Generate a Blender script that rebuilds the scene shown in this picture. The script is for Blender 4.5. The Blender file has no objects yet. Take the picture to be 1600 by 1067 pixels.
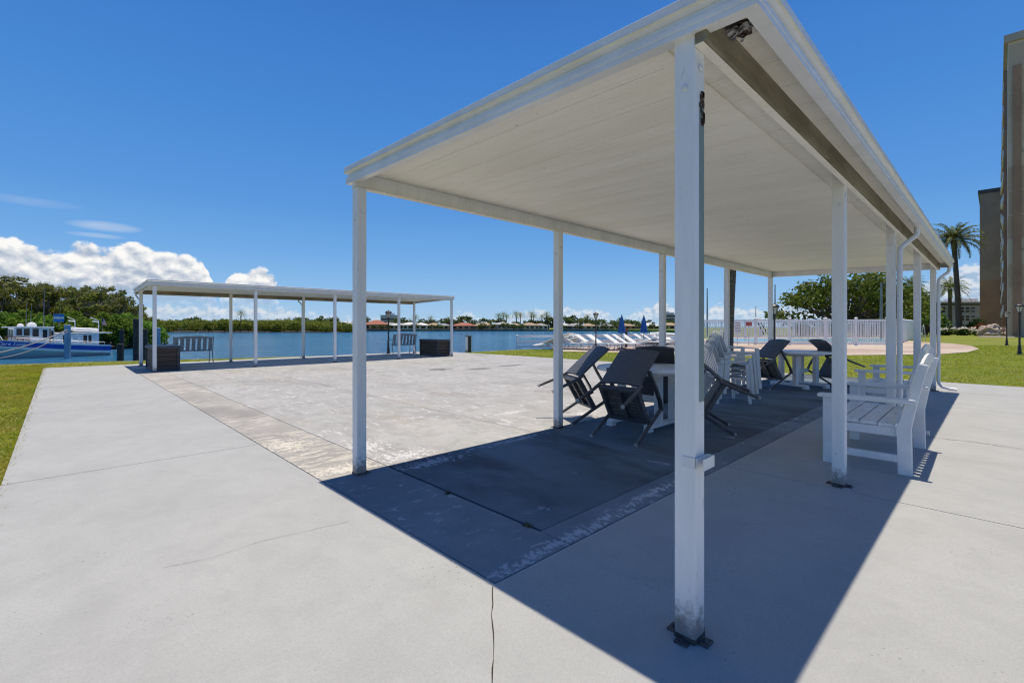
import bpy, bmesh, math, random
import numpy as np
from mathutils import Vector, Matrix, Euler
R_ = math.radians
sc = bpy.context.scene
COL = sc.collection
random.seed(4)
rng = np.random.default_rng(7)

# ---------------------------------------------------------------- camera frame
FOC, YAW, HOR, CAMH = 733.0, R_(45.97), 510.0, 1.25
FW = Vector((math.cos(YAW), math.sin(YAW), 0)); RT = Vector((math.sin(YAW), -math.cos(YAW), 0))
def at(px, d, z=0.0):            # real point at distance d (m) along the view, sideways angle given by px
    v = FW * d + RT * ((px - 800) / FOC * d); v.z = z; return v
def gd(py, z=0.0): return FOC * (CAMH - z) / (py - HOR)
def gp(px, py, z=0.0): return at(px, gd(py, z), z)
WATER = -0.9

# ---------------------------------------------------------------- materials
def new_mat(name):
    m = bpy.data.materials.new(name); m.use_nodes = True
    nt = m.node_tree; nt.nodes.clear()
    out = nt.nodes.new('ShaderNodeOutputMaterial'); b = nt.nodes.new('ShaderNodeBsdfPrincipled')
    nt.links.new(b.outputs[0], out.inputs[0])
    return m, nt, b, out
def nd(nt, typ, **kw):
    n = nt.nodes.new(typ)
    for k, v in kw.items(): setattr(n, k, v)
    return n
def lk(nt, a, b): nt.links.new(a, b)
def mth(nt, op, a, b=None, c=None, clamp=False):
    n = nd(nt, 'ShaderNodeMath', operation=op, use_clamp=clamp)
    for i, v in enumerate((a, b, c)):
        if v is None: continue
        if isinstance(v, (int, float)): n.inputs[i].default_value = v
        else: lk(nt, v, n.inputs[i])
    return n.outputs[0]
def mixc(nt, f, a, b):
    n = nd(nt, 'ShaderNodeMix', data_type='RGBA')
    for s, v in ((n.inputs[0], f), (n.inputs[6], a), (n.inputs[7], b)):
        if isinstance(v, (int, float)): s.default_value = v
        elif isinstance(v, tuple): s.default_value = v + (1,) if len(v) == 3 else v
        else: lk(nt, v, s)
    return n.outputs[2]
def noise(nt, vec, scale, detail=4, rough=.55, dist=0):
    n = nd(nt, 'ShaderNodeTexNoise'); n.inputs['Scale'].default_value = scale
    n.inputs['Detail'].default_value = detail; n.inputs['Roughness'].default_value = rough
    n.inputs['Distortion'].default_value = dist
    if vec is not None: lk(nt, vec, n.inputs['Vector'])
    return n.outputs['Fac']
def sstep(nt, v, lo, hi):
    n = nd(nt, 'ShaderNodeMapRange', interpolation_type='SMOOTHSTEP')
    lk(nt, v, n.inputs[0]); n.inputs[1].default_value = lo; n.inputs[2].default_value = hi
    return n.outputs[0]
def coords(nt, scale=(1, 1, 1)):
    t = nd(nt, 'ShaderNodeTexCoord'); m = nd(nt, 'ShaderNodeMapping')
    m.inputs['Scale'].default_value = scale; lk(nt, t.outputs['Object'], m.inputs['Vector'])
    return m.outputs[0]
def bump(nt, b, h, strength=.3, dist=.01):
    n = nd(nt, 'ShaderNodeBump'); n.inputs['Strength'].default_value = strength; n.inputs['Distance'].default_value = dist
    lk(nt, h, n.inputs['Height']); lk(nt, n.outputs[0], b.inputs['Normal'])
def plain(name, c1, c2=None, scale=6, rough=.5, metal=0, bmp=0, bscale=80, stretch=(1, 1, 1), lo=.35, hi=.65):
    m, nt, b, _ = new_mat(name); co = coords(nt, stretch)
    c2 = c2 or tuple(x * .82 for x in c1)
    f = sstep(nt, noise(nt, co, scale, 6, .6), lo, hi)
    lk(nt, mixc(nt, f, c1, c2), b.inputs['Base Color'])
    b.inputs['Roughness'].default_value = rough; b.inputs['Metallic'].default_value = metal
    if bmp: bump(nt, b, noise(nt, co, bscale, 3), bmp, .01)
    return m
M = {}
def concrete(name, c1, c2, flake=None, fl=(.62, .70), fstretch=(1, 1, 1), fscale=6, dark=None, dl=(.55, .75), speck=.5, stain=False, patches=()):
    m, nt, b, _ = new_mat(name); co = coords(nt)
    col = mixc(nt, sstep(nt, noise(nt, co, .7, 8, .65), .3, .7), c1, c2)
    fine = noise(nt, co, 55, 5, .7)
    vf = noise(nt, co, 130, 3, .7); col = mixc(nt, mth(nt, 'MULTIPLY', sstep(nt, vf, .45, .68), .46), col, tuple(x * .72 for x in c2))
    st_ = noise(nt, coords(nt, (1.5, 1.1, 1)), 2.6, 9, .74, .5); col = mixc(nt, mth(nt, 'MULTIPLY', sstep(nt, st_, .44, .62), .24 if not stain else .62), col, tuple(x * .76 for x in c2))
    col = mixc(nt, mth(nt, 'MULTIPLY', sstep(nt, fine, .40, .72), .36), col, tuple(x * .7 for x in c1))
    med = noise(nt, co, 5, 7, .7)
    col = mixc(nt, mth(nt, 'MULTIPLY', sstep(nt, med, .45, .75), .25), col, tuple(x * .8 for x in c2))
    if dark:
        col = mixc(nt, mth(nt, 'MULTIPLY', sstep(nt, noise(nt, coords(nt, (1, .45, 1)), .9, 7, .62, .4), *dl), .8), col, dark)
    if stain:                                   # tan rust bands and two old oil stains on the open court
        col = mixc(nt, mth(nt, 'MULTIPLY', sstep(nt, noise(nt, coords(nt, (1.6, .35, 1)), 1.3, 6, .65, .8), .52, .70), .34), col, (.42, .37, .29))
        for (sx, sy, rx, ry) in ((8.0, 11.3, .65, .4), (8.9, 10.6, .6, .35), (10.4, 10.8, .8, .28)):
            mp = nd(nt, 'ShaderNodeMapping'); lk(nt, co, mp.inputs[0]); mp.inputs['Location'].default_value = (-sx / rx, -sy / ry, 0); mp.inputs['Scale'].default_value = (1 / rx, 1 / ry, 1)
            ln = nd(nt, 'ShaderNodeVectorMath', operation='LENGTH'); lk(nt, mp.outputs[0], ln.inputs[0])
            v = mth(nt, 'SUBTRACT', mth(nt, 'ADD', ln.outputs['Value'], mth(nt, 'MULTIPLY', noise(nt, co, 3.5, 6, .7), 1.1)), .55)
            col = mixc(nt, mth(nt, 'MULTIPLY', sstep(nt, v, 1.0, .25), .75), col, (.10, .095, .085))
    if flake:
        big = sstep(nt, noise(nt, co, .8, 3),   .36, .55)
        fn = sstep(nt, noise(nt, coords(nt, fstretch), fscale, 9, .68, .6), *fl)
        col = mixc(nt, mth(nt, 'MULTIPLY', mth(nt, 'MULTIPLY', fn, big), .72), col, flake)
    for (sx, sy, rx, ry) in patches:            # worn white paint left in a few places
        mp = nd(nt, 'ShaderNodeMapping'); lk(nt, co, mp.inputs[0]); mp.inputs['Location'].default_value = (-sx / rx, -sy / ry, 0); mp.inputs['Scale'].default_value = (1 / rx, 1 / ry, 1)
        ln = nd(nt, 'ShaderNodeVectorMath', operation='LENGTH'); lk(nt, mp.outputs[0], ln.inputs[0])
        v = mth(nt, 'SUBTRACT', noise(nt, coords(nt, (1.6, 1, 1)), 16, 8, .72, .5), mth(nt, 'MULTIPLY', ln.outputs['Value'], .13))
        col = mixc(nt, mth(nt, 'MULTIPLY', sstep(nt, v, .40, .46), .85), col, flake)
    sp = nd(nt, 'ShaderNodeTexVoronoi', voronoi_dimensions='2D'); sp.inputs['Scale'].default_value = 17; lk(nt, co, sp.inputs['Vector'])
    spk = mth(nt, 'LESS_THAN', sp.outputs['Distance'], mth(nt, 'MULTIPLY', sstep(nt, noise(nt, co, 2.3, 4), .48, .75), .12))
    col = mixc(nt, mth(nt, 'MULTIPLY', spk, speck), col, tuple(x * .35 for x in c1))
    lk(nt, col, b.inputs['Base Color']); b.inputs['Roughness'].default_value = .85
    bump(nt, b, fine, .35, .004)
    return m
M['walk'] = concrete('walkway_concrete', (.43, .435, .42), (.38, .385, .37), dark=(.31, .31, .295), dl=(.54, .80), speck=.5)
M['court'] = concrete('court_concrete', (.465, .46, .44), (.38, .375, .355), flake=(.62, .615, .60), fl=(.555, .63), fstretch=(2.4, .7, 1), fscale=5, dark=(.26, .25, .23), dl=(.50, .70), stain=True, patches=[(2.42, 4.0, .30, .18), (2.3, 4.6, .22, .3), (5.4, 4.15, .35, .12), (4.75, 4.9, .3, .1)])
M['strip'] = concrete('flaking_strip', (.42, .40, .365), (.34, .325, .295), flake=(.63, .585, .49), fl=(.50, .58), fstretch=(.6, 2.2, 1), fscale=6.5, dark=(.25, .24, .22), dl=(.46, .68), patches=[(1.8, 4.0, .3, .15), (1.7, 5.2, .25, .3)])
M['floor'] = concrete('shelter_floor', (.16, .215, .26), (.105, .135, .16), flake=(.34, .40, .46), fl=(.64, .70), fscale=3, dark=(.05, .052, .054), dl=(.44, .64), patches=[(2.5, 3.62, .4, .12), (3.6, 3.7, .5, .07)])  # grey concrete tinted blue: the shelter's blue shade is painted into the colour
M['edge'] = concrete('shelter_edge', (.25, .285, .32), (.16, .19, .22), flake=(.46, .50, .54), fl=(.58, .65), fstretch=(1, 2, 1), fscale=7, dark=(.085, .10, .115), dl=(.5, .7), patches=[(2.1, 1.76, .75, .05), (3.2, 1.80, .5, .05)])  # edge slabs also carry the roof's bluish shade in their base colour
M['dirt'] = plain('joint_dirt', (.045, .04, .033), (.02, .02, .018), 20, .95)
def paint_mat():
    m, nt, b, _ = new_mat('white_painted_wood'); co = coords(nt); st = coords(nt, (1, 1, .18))
    c = mixc(nt, sstep(nt, noise(nt, st, 6, 6, .65), .35, .65), (.81, .81, .80), (.73, .73, .72))
    c = mixc(nt, mth(nt, 'MULTIPLY', sstep(nt, noise(nt, coords(nt, (1, 1, .35)), 22, 6, .7), .60, .74), .55), c, (.40, .38, .34))
    c = mixc(nt, mth(nt, 'MULTIPLY', sstep(nt, noise(nt, co, 45, 3, .6), .71, .75), .7), c, (.20, .17, .14))
    sp = nd(nt, 'ShaderNodeSeparateXYZ'); lk(nt, co, sp.inputs[0])
    g = mth(nt, 'SUBTRACT', mth(nt, 'ADD', mth(nt, 'MULTIPLY', noise(nt, co, 28, 6, .7), .34), -.03), sp.outputs[2])
    c = mixc(nt, mth(nt, 'MULTIPLY', sstep(nt, g, -.03, .10), .8), c, (.16, .135, .11))
    lk(nt, c, b.inputs['Base Color']); b.inputs['Roughness'].default_value = .42; bump(nt, b, noise(nt, coords(nt, (1, 1, .3)), 35, 4), .25, .004); return m
M['white_paint'] = paint_mat()
M['white_metal'] = plain('white_enamel', (.74, .75, .75), (.66, .67, .67), 4, .35)
def ceiling_mat():
    m, nt, b, _ = new_mat('ceiling_panel'); co = coords(nt)
    c = mixc(nt, sstep(nt, noise(nt, coords(nt, (1.6, .35, 1)), 1.2, 6, .65), .35, .68), (.91, .88, .775), (.84, .80, .68))
    c = mixc(nt, mth(nt, 'MULTIPLY', sstep(nt, noise(nt, coords(nt, (30, 1.2, 1)), 1.5, 4, .6), .5, .72), .28), c, (.66, .62, .52))
    c = mixc(nt, mth(nt, 'MULTIPLY', sstep(nt, noise(nt, co, 70, 4, .7), .5, .72), .3), c, (.62, .58, .48))
    c = mixc(nt, mth(nt, 'MULTIPLY', sstep(nt, noise(nt, co, 17, 3, .6), .725, .76), .7), c, (.30, .26, .20))
    c = mixc(nt, mth(nt, 'MULTIPLY', sstep(nt, noise(nt, coords(nt, (.7, .5, 1)), .9, 7, .7, .6), .60, .74), .35), c, (.60, .53, .40))
    lk(nt, c, b.inputs['Base Color']); b.inputs['Roughness'].default_value = .55; bump(nt, b, noise(nt, coords(nt, (1, .2, 1)), 40, 4), .3, .006); return m
M['ceiling'] = ceiling_mat()
M['cream'] = plain('cream_trim', (.76, .72, .60), (.68, .63, .50), 6, .5)
M['old_beam'] = plain('weathered_beam', (.30, .27, .19), (.17, .145, .09), 7, .8, bmp=.5, bscale=40, stretch=(.2, 1, 1))
M['rust'] = plain('rusted_steel', (.10, .055, .03), (.03, .025, .022), 30, .85, bmp=.6, bscale=90)
M['dark_steel'] = plain('dark_steel', (.11, .10, .095), (.045, .04, .04), 25, .6, bmp=.4, bscale=90)
M['green_grime'] = plain('grimy_channel', (.22, .27, .25), (.10, .13, .14), 5, .7, stretch=(1, 1, .2))
M['vinyl'] = plain('white_vinyl', (.88, .87, .86), (.82, .81, .80), 3, .4)
M['plastic'] = plain('white_plastic', (.70, .72, .73), (.62, .64, .65), 4, .4)
M['polywood'] = plain('white_poly_lumber', (.78, .79, .79), (.71, .72, .72), 6, .45, bmp=.12, bscale=60)
M['black'] = plain('black_enamel', (.018, .018, .02), (.03, .03, .032), 10, .4)
M['alu_dark'] = plain('dark_frame', (.05, .052, .06), (.085, .088, .098), 9, .38)
M['glide'] = plain('glide_cap', (.45, .46, .47), (.25, .25, .25), 40, .4)
M['lamp_glass'] = plain('frosted_glass', (.66, .66, .62), (.5, .5, .47), 10, .15)
M['grey_bench'] = plain('grey_bench_metal', (.30, .33, .36), (.23, .255, .28), 8, .45)
M['box_frame'] = plain('charcoal_resin', (.03, .032, .036), (.05, .05, .055), 12, .5)
M['box_lid'] = plain('slate_resin', (.09, .10, .115), (.06, .068, .08), 9, .45)
M['sling'] = plain('white_sling', (.80, .80, .78), (.72, .72, .70), 8, .6)
M['blue_canvas'] = plain('blue_canvas', (.006, .10, .36), (.004, .06, .24), 8, .7)
M['palm_trunk'] = plain('palm_trunk', (.17, .135, .10), (.075, .06, .045), 6, .9, bmp=.9, bscale=9, stretch=(.4, .4, 4))
M['bark'] = plain('bark', (.16, .135, .11), (.08, .066, .054), 5, .9, bmp=.6, bscale=14, stretch=(1, 1, .3))
M['twig'] = plain('bare_twigs', (.34, .30, .26), (.20, .17, .145), 5, .9)
M['piling'] = plain('tarred_piling', (.035, .028, .022), (.07, .055, .04), 6, .85, bmp=.5, bscale=30)
M['blue_wrap'] = plain('blue_piling_wrap', (.26, .36, .45), (.17, .27, .37), 3, .55, stretch=(1, 1, .3))
M['rope'] = plain('pale_rope', (.40, .38, .34), (.24, .225, .2), 40, .9)
M['stone'] = plain('coral_stone', (.48, .39, .33), (.28, .21, .175), 4, .9, bmp=.8, bscale=8)
M['sand'] = plain('pale_pavers', (.55, .47, .37), (.46, .385, .30), 3, .9)
M['seawall'] = plain('seawall_concrete', (.28, .27, .25), (.17, .165, .15), 2, .9)

def dry_mask(nt):
    co = coords(nt); sp = nd(nt, 'ShaderNodeSeparateXYZ'); lk(nt, co, sp.inputs[0])
    side = sstep(nt, sp.outputs[0], 3.0, -.5); pat = sstep(nt, noise(nt, co, 1.1, 6, .65), .36, .66)
    return mth(nt, 'ADD', mth(nt, 'MULTIPLY', mth(nt, 'ADD', mth(nt, 'MULTIPLY', pat, .55), .2), side), mth(nt, 'MULTIPLY', mth(nt, 'MULTIPLY', pat, .22), mth(nt, 'SUBTRACT', 1, side)), clamp=True)
def leafy(name, dark, mid, light, trans=.25, dry=False):
    m, nt, b, out = new_mat(name)
    g = nd(nt, 'ShaderNodeNewGeometry'); oi = nd(nt, 'ShaderNodeObjectInfo')
    r = nd(nt, 'ShaderNodeValToRGB'); e = r.color_ramp.elements
    e[0].color = dark + (1,); e[1].color = light + (1,); e.new(.5).color = mid + (1,)
    v = mth(nt, 'ADD', mth(nt, 'MULTIPLY', g.outputs['Random Per Island'], .55), mth(nt, 'MULTIPLY', sstep(nt, noise(nt, coords(nt), .9, 3), .3, .7), .45))
    lk(nt, v, r.inputs[0])
    src = r.outputs[0]
    if dry:                                     # the strip of lawn beside the walkway is drier and yellower, in patches
        src = mixc(nt, dry_mask(nt), src, (.36, .30, .045))
    hs = nd(nt, 'ShaderNodeHueSaturation'); lk(nt, src, hs.inputs['Color'])
    lk(nt, mth(nt, 'ADD', .8, mth(nt, 'MULTIPLY', oi.outputs['Random'], .4)), hs.inputs['Value'])
    lk(nt, mth(nt, 'ADD', .485, mth(nt, 'MULTIPLY', oi.outputs['Random'], .03)), hs.inputs['Hue'])
    lk(nt, hs.outputs[0], b.inputs['Base Color']); b.inputs['Roughness'].default_value = .6; b.inputs['Specular IOR Level'].default_value = .15
    t = nd(nt, 'ShaderNodeBsdfTranslucent'); lk(nt, hs.outputs[0], t.inputs[0])
    mx = nd(nt, 'ShaderNodeMixShader'); mx.inputs[0].default_value = trans
    lk(nt, b.outputs[0], mx.inputs[1]); lk(nt, t.outputs[0], mx.inputs[2]); lk(nt, mx.outputs[0], out.inputs[0])
    return m
M['mangrove'] = leafy('mangrove_leaves', (.07, .09, .012), (.17, .20, .03), (.31, .31, .06), .42)
M['mangrove_low'] = leafy('bright_mangrove_leaves', (.06, .12, .012), (.14, .25, .03), (.28, .38, .05), .42)
M['oak'] = leafy('broad_tree_leaves', (.05, .085, .012), (.12, .17, .028), (.25, .30, .06), .4)
M['palm_leaf'] = leafy('palm_fronds', (.06, .09, .022), (.15, .19, .05), (.30, .33, .11), .35)
M['far_leaf'] = leafy('far_shore_leaves', (.04, .065, .015), (.08, .12, .026), (.16, .20, .05))
M['shrub'] = leafy('shrub_leaves', (.04, .08, .015), (.08, .15, .03), (.17, .25, .05))
M['red_leaf'] = leafy('copper_leaves', (.10, .03, .012), (.22, .07, .03), (.34, .13, .05))
M['petal'] = leafy('white_petals', (.6, .6, .56), (.75, .75, .7), (.8, .8, .78))
M['grass_blade'] = leafy('grass_blades', (.085, .125, .006), (.23, .30, .010), (.42, .44, .04), .5, dry=True)

def lawn_mat():
    m, nt, b, _ = new_mat('lawn_grass'); co = coords(nt)
    a = mixc(nt, sstep(nt, noise(nt, co, .35, 6, .6), .35, .65), (.14, .195, .008), (.225, .255, .018))
    a = mixc(nt, mth(nt, 'MULTIPLY', sstep(nt, noise(nt, co, 9, 6, .7), .42, .66), .75), a, (.085, .115, .01))
    a = mixc(nt, mth(nt, 'MULTIPLY', sstep(nt, noise(nt, co, 38, 4, .7), .5, .72), .6), a, (.33, .33, .04))
    a = mixc(nt, dry_mask(nt), a, (.30, .25, .05))
    lk(nt, a, b.inputs['Base Color']); b.inputs['Roughness'].default_value = .9
    bump(nt, b, noise(nt, co, 30, 5, .7), .9, .04)
    return m
M['lawn'] = lawn_mat()
def water_mat():
    m, nt, b, _ = new_mat('bay_water'); co = coords(nt)
    c = mixc(nt, sstep(nt, noise(nt, coords(nt, (.02, .05, 1)), 1, 4), .35, .65), (.03, .17, .34), (.05, .22, .40))
    lk(nt, c, b.inputs['Base Color']); b.inputs['Roughness'].default_value = .12; b.inputs['IOR'].default_value = 1.33
    h = mth(nt, 'ADD', noise(nt, coords(nt, (1, 1.4, 1)), 1.1, 5, .6, .5), mth(nt, 'MULTIPLY', noise(nt, co, .22, 4, .55), 2.2))
    bump(nt, b, h, 1.0, 1.1)
    return m
M['water'] = water_mat()
def pool_mat():
    m, nt, b, _ = new_mat('pool_water'); co = coords(nt)
    lk(nt, mixc(nt, noise(nt, co, .8, 4), (.10, .38, .48), (.16, .48, .58)), b.inputs['Base Color']); b.inputs['Roughness'].default_value = .15
    bump(nt, b, noise(nt, co, 2.5, 4), .4, .1); return m
M['pool'] = pool_mat()
def wicker_mat():
    m, nt, b, _ = new_mat('black_wicker'); co = coords(nt)
    w = nd(nt, 'ShaderNodeTexWave', bands_direction='X'); w.inputs['Scale'].default_value = 26; w.inputs['Distortion'].default_value = .6; lk(nt, co, w.inputs['Vector'])
    w2 = nd(nt, 'ShaderNodeTexWave', bands_direction='Z'); w2.inputs['Scale'].default_value = 34; w2.inputs['Distortion'].default_value = .6; lk(nt, co, w2.inputs['Vector'])
    h = mth(nt, 'MULTIPLY', w.outputs['Fac'], w2.outputs['Fac'])
    c = mixc(nt, h, (.050, .052, .058), (.20, .205, .22)); c = mixc(nt, mth(nt, 'MULTIPLY', sstep(nt, noise(nt, co, 60, 3), .72, .76), .5), c, (.3, .3, .3))
    lk(nt, c, b.inputs['Base Color']); b.inputs['Roughness'].default_value = .5; bump(nt, b, h, .8, .006); return m
M['wicker'] = wicker_mat()
def plank_mat():
    m, nt, b, _ = new_mat('brown_plank_panel'); co = coords(nt)
    w = nd(nt, 'ShaderNodeTexWave', bands_direction='Z'); w.inputs['Scale'].default_value = 2.4; lk(nt, co, w.inputs['Vector'])
    c = mixc(nt, sstep(nt, noise(nt, coords(nt, (.6, .6, 9)), 5, 6, .65), .3, .7), (.10, .068, .048), (.04, .028, .02))
    c = mixc(nt, sstep(nt, w.outputs['Fac'], .12, .02), c, (.012, .01, .008))
    lk(nt, c, b.inputs['Base Color']); b.inputs['Roughness'].default_value = .7; bump(nt, b, w.outputs['Fac'], .5, .01); return m
M['plank'] = plank_mat()
def paver_mat():
    m, nt, b, _ = new_mat('pool_deck_pavers'); co = coords(nt)
    br = nd(nt, 'ShaderNodeTexBrick'); br.inputs['Scale'].default_value = 2.2; lk(nt, co, br.inputs['Vector'])
    br.inputs['Color1'].default_value = (.50, .37, .29, 1); br.inputs['Color2'].default_value = (.42, .30, .24, 1); br.inputs['Mortar'].default_value = (.32, .26, .2, 1)
    br.inputs['Mortar Size'].default_value = .03
    c = mixc(nt, sstep(nt, noise(nt, co, .25, 3), .4, .6), br.outputs[0], (.52, .44, .35))
    lk(nt, c, b.inputs['Base Color']); b.inputs['Roughness'].default_value = .85; return m
M['paver'] = paver_mat()
def stucco_mat():
    m, nt, b, _ = new_mat('tan_stucco'); co = coords(nt)
    br = nd(nt, 'ShaderNodeTexBrick'); br.offset = .35; lk(nt, coords(nt, (.0, .09, .13)), br.inputs['Vector']); br.inputs['Scale'].default_value = 1
    # panels of the end wall: y and z drive the grid
    sep = nd(nt, 'ShaderNodeSeparateXYZ'); lk(nt, co, sep.inputs[0]); cmb = nd(nt, 'ShaderNodeCombineXYZ')
    lk(nt, mth(nt, 'MULTIPLY', sep.outputs[1], .12), cmb.inputs[0]); lk(nt, mth(nt, 'MULTIPLY', sep.outputs[2], .085), cmb.inputs[1]); lk(nt, cmb.outputs[0], br.inputs['Vector'])
    br.inputs['Color1'].default_value = (.72, .57, .42, 1); br.inputs['Color2'].default_value = (.50, .33, .20, 1); br.inputs['Mortar'].default_value = (.64, .50, .37, 1); br.inputs['Mortar Size'].default_value = .008
    c = mixc(nt, mth(nt, 'MULTIPLY', noise(nt, co, 3, 6, .7), .4), br.outputs[0], (.46, .37, .28))
    lk(nt, c, b.inputs['Base Color']); b.inputs['Roughness'].default_value = .9; return m
M['stucco'] = stucco_mat()
M['stucco_brown'] = plain('brown_stucco', (.42, .24, .15), (.33, .185, .115), .3, .9)
M['stucco_grey'] = plain('grey_stucco', (.50, .41, .32), (.42, .335, .26), .3, .9)
M['taupe_stucco'] = plain('taupe_stucco', (.40, .29, .215), (.33, .235, .175), .3, .9)
M['window_dark'] = plain('dark_window_glass', (.02, .024, .03), (.04, .045, .05), 2, .08)
M['roof_red'] = plain('terracotta_tiles', (.38, .15, .09), (.27, .10, .065), 2, .85)
M['roof_tan'] = plain('tan_tiles', (.42, .31, .21), (.32, .23, .15), 2, .85)
M['roof_grey'] = plain('grey_shingles', (.33, .33, .33), (.25, .25, .26), 2, .85)
M['roof_white'] = plain('white_roof', (.66, .66, .65), (.56, .56, .55), 2, .8)
M['wall_white'] = plain('white_render', (.66, .66, .64), (.58, .57, .55), 1, .8)
M['wall_pink'] = plain('pink_render', (.55, .30, .24), (.47, .25, .2), 1, .8)
M['wall_cream'] = plain('cream_render', (.58, .52, .41), (.5, .44, .35), 1, .8)
M['wall_blue'] = plain('pale_grey_block', (.38, .41, .46), (.32, .35, .40), .5, .8)
M['hull_blue'] = plain('royal_blue_hull', (.014, .075, .46), (.01, .055, .36), 2, .25)
M['hull_white'] = plain('white_hull_stripe', (.86, .86, .85), (.76, .76, .75), 3, .3)
M['hull_pale'] = plain('pale_grey_hull', (.40, .48, .48), (.32, .41, .42), 1.2, .35)
M['boat_wood'] = plain('varnished_wood', (.35, .15, .05), (.22, .09, .03), 4, .35)
M['cabin'] = plain('pale_blue_cabin', (.68, .75, .78), (.6, .67, .71), 2, .4)
M['flag_red'] = plain('faded_red_cloth', (.5, .12, .10), (.42, .1, .08), 5, .8)
M['flag_white'] = plain('faded_white_cloth', (.7, .68, .64), (.62, .6, .56), 5, .8)
M['flag_blue'] = plain('sky_blue_cloth', (.03, .22, .55), (.02, .17, .45), 5, .8)
M['navy'] = plain('navy_cloth', (.02, .03, .12), (.015, .02, .09), 5, .8)
M['sign_text'] = plain('grey_sign_lines', (.12, .12, .13), None, 5, .8)
M['debris'] = plain('dry_weeds', (.10, .085, .03), (.05, .05, .02), 30, .9)
M['torn'] = plain('torn_lining', (.45, .44, .43), (.10, .10, .10), 16, .8, lo=.42, hi=.55)

# ---------------------------------------------------------------- mesh builder
class MB:
    def __init__(s): s.v = []; s.f = []; s.m = []
    def add(s, vs, fs, mi=0):
        o = len(s.v); s.v += [tuple(v) for v in vs]; s.f += [tuple(i + o for i in f) for f in fs]; s.m += [mi] * len(fs); return s
    def box(s, x0, x1, y0, y1, z0, z1, mi=0):
        return s.add([(x0, y0, z0), (x1, y0, z0), (x1, y1, z0), (x0, y1, z0), (x0, y0, z1), (x1, y0, z1), (x1, y1, z1), (x0, y1, z1)],
                     [(0, 3, 2, 1), (4, 5, 6, 7), (0, 1, 5, 4), (1, 2, 6, 5), (2, 3, 7, 6), (3, 0, 4, 7)], mi)
    def bar(s, p, q, w, h, up=(0, 0, 1), mi=0):
        p, q = Vector(p), Vector(q); d = (q - p).normalized(); u = Vector(up)
        if abs(d.dot(u)) > .98: u = Vector((0, 1, 0))
        a = d.cross(u).normalized(); b = a.cross(d).normalized(); a = a * w / 2; b = b * h / 2
        return s.add([p - a - b, p + a - b, p + a + b, p - a + b, q - a - b, q + a - b, q + a + b, q - a + b],
                     [(0, 1, 2, 3), (7, 6, 5, 4), (0, 4, 5, 1), (1, 5, 6, 2), (2, 6, 7, 3), (3, 7, 4, 0)], mi)
    def tube(s, path, r, n=8, mi=0):
        P = [Vector(p) for p in path]; rs = r if isinstance(r, (list, tuple)) else [r] * len(P)
        rings = []; a = None
        for i, p in enumerate(P):
            t = (P[min(i + 1, len(P) - 1)] - P[max(i - 1, 0)]).normalized()
            if a is None:
                a = t.cross(Vector((0, 0, 1)) if abs(t.z) < .9 else Vector((1, 0, 0))).normalized()
            else: a = (a - t * a.dot(t)).normalized()
            b = t.cross(a)
            rings.append([p + (a * math.cos(2 * math.pi * k / n) + b * math.sin(2 * math.pi * k / n)) * rs[i] for k in range(n)])
        vs = [v for rg in rings for v in rg]; fs = []
        for i in range(len(P) - 1):
            for k in range(n): fs.append((i * n + k, i * n + (k + 1) % n, (i + 1) * n + (k + 1) % n, (i + 1) * n + k))
        fs.append(tuple(range(n - 1, -1, -1))); fs.append(tuple((len(P) - 1) * n + k for k in range(n)))
        return s.add(vs, fs, mi)
    def lathe(s, prof, n=16, c=(0, 0, 0), mi=0):
        vs = [(c[0] + r * math.cos(2 * math.pi * k / n), c[1] + r * math.sin(2 * math.pi * k / n), c[2] + z) for r, z in prof for k in range(n)]
        fs = [(i * n + k, i * n + (k + 1) % n, (i + 1) * n + (k + 1) % n, (i + 1) * n + k) for i in range(len(prof) - 1) for k in range(n)]
        fs.append(tuple(range(n - 1, -1, -1))); fs.append(tuple((len(prof) - 1) * n + k for k in range(n)))
        return s.add(vs, fs, mi)
    def prism(s, pts, h, axis=None, mi=0):      # polygon (3D points) pushed along vector h
        n = len(pts); h = Vector(h); vs = [Vector(p) for p in pts] + [Vector(p) + h for p in pts]
        fs = [tuple(range(n)), tuple(range(2 * n - 1, n - 1, -1))] + [(k, (k + 1) % n, n + (k + 1) % n, n + k) for k in range(n)]
        return s.add(vs, fs, mi)
    def xf(s, mat):
        s.v = [tuple(mat @ Vector(v)) for v in s.v]; return s
    def build(s, name, mat, parent=None, loc=None, smooth=False, bev=0, segs=2):
        me = bpy.data.meshes.new(name); me.from_pydata(s.v, [], s.f)
        bm = bmesh.new(); bm.from_mesh(me); bmesh.ops.recalc_face_normals(bm, faces=bm.faces); bm.to_mesh(me); bm.free()
        mats = mat if isinstance(mat, list) else [mat]
        for m in mats: me.materials.append(M[m] if isinstance(m, str) else m)
        if len(mats) > 1: me.polygons.foreach_set('material_index', s.m)
        if smooth:
            me.polygons.foreach_set('use_smooth', [True] * len(me.polygons))
        o = bpy.data.objects.new(name, me); COL.objects.link(o)
        if parent: o.parent = parent
        if loc is not None: o.location = loc
        if bev:
            b = o.modifiers.new('edge', 'BEVEL'); b.width = bev; b.segments = segs; b.limit_method = 'ANGLE'; b.angle_limit = R_(40)
        return o
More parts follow.
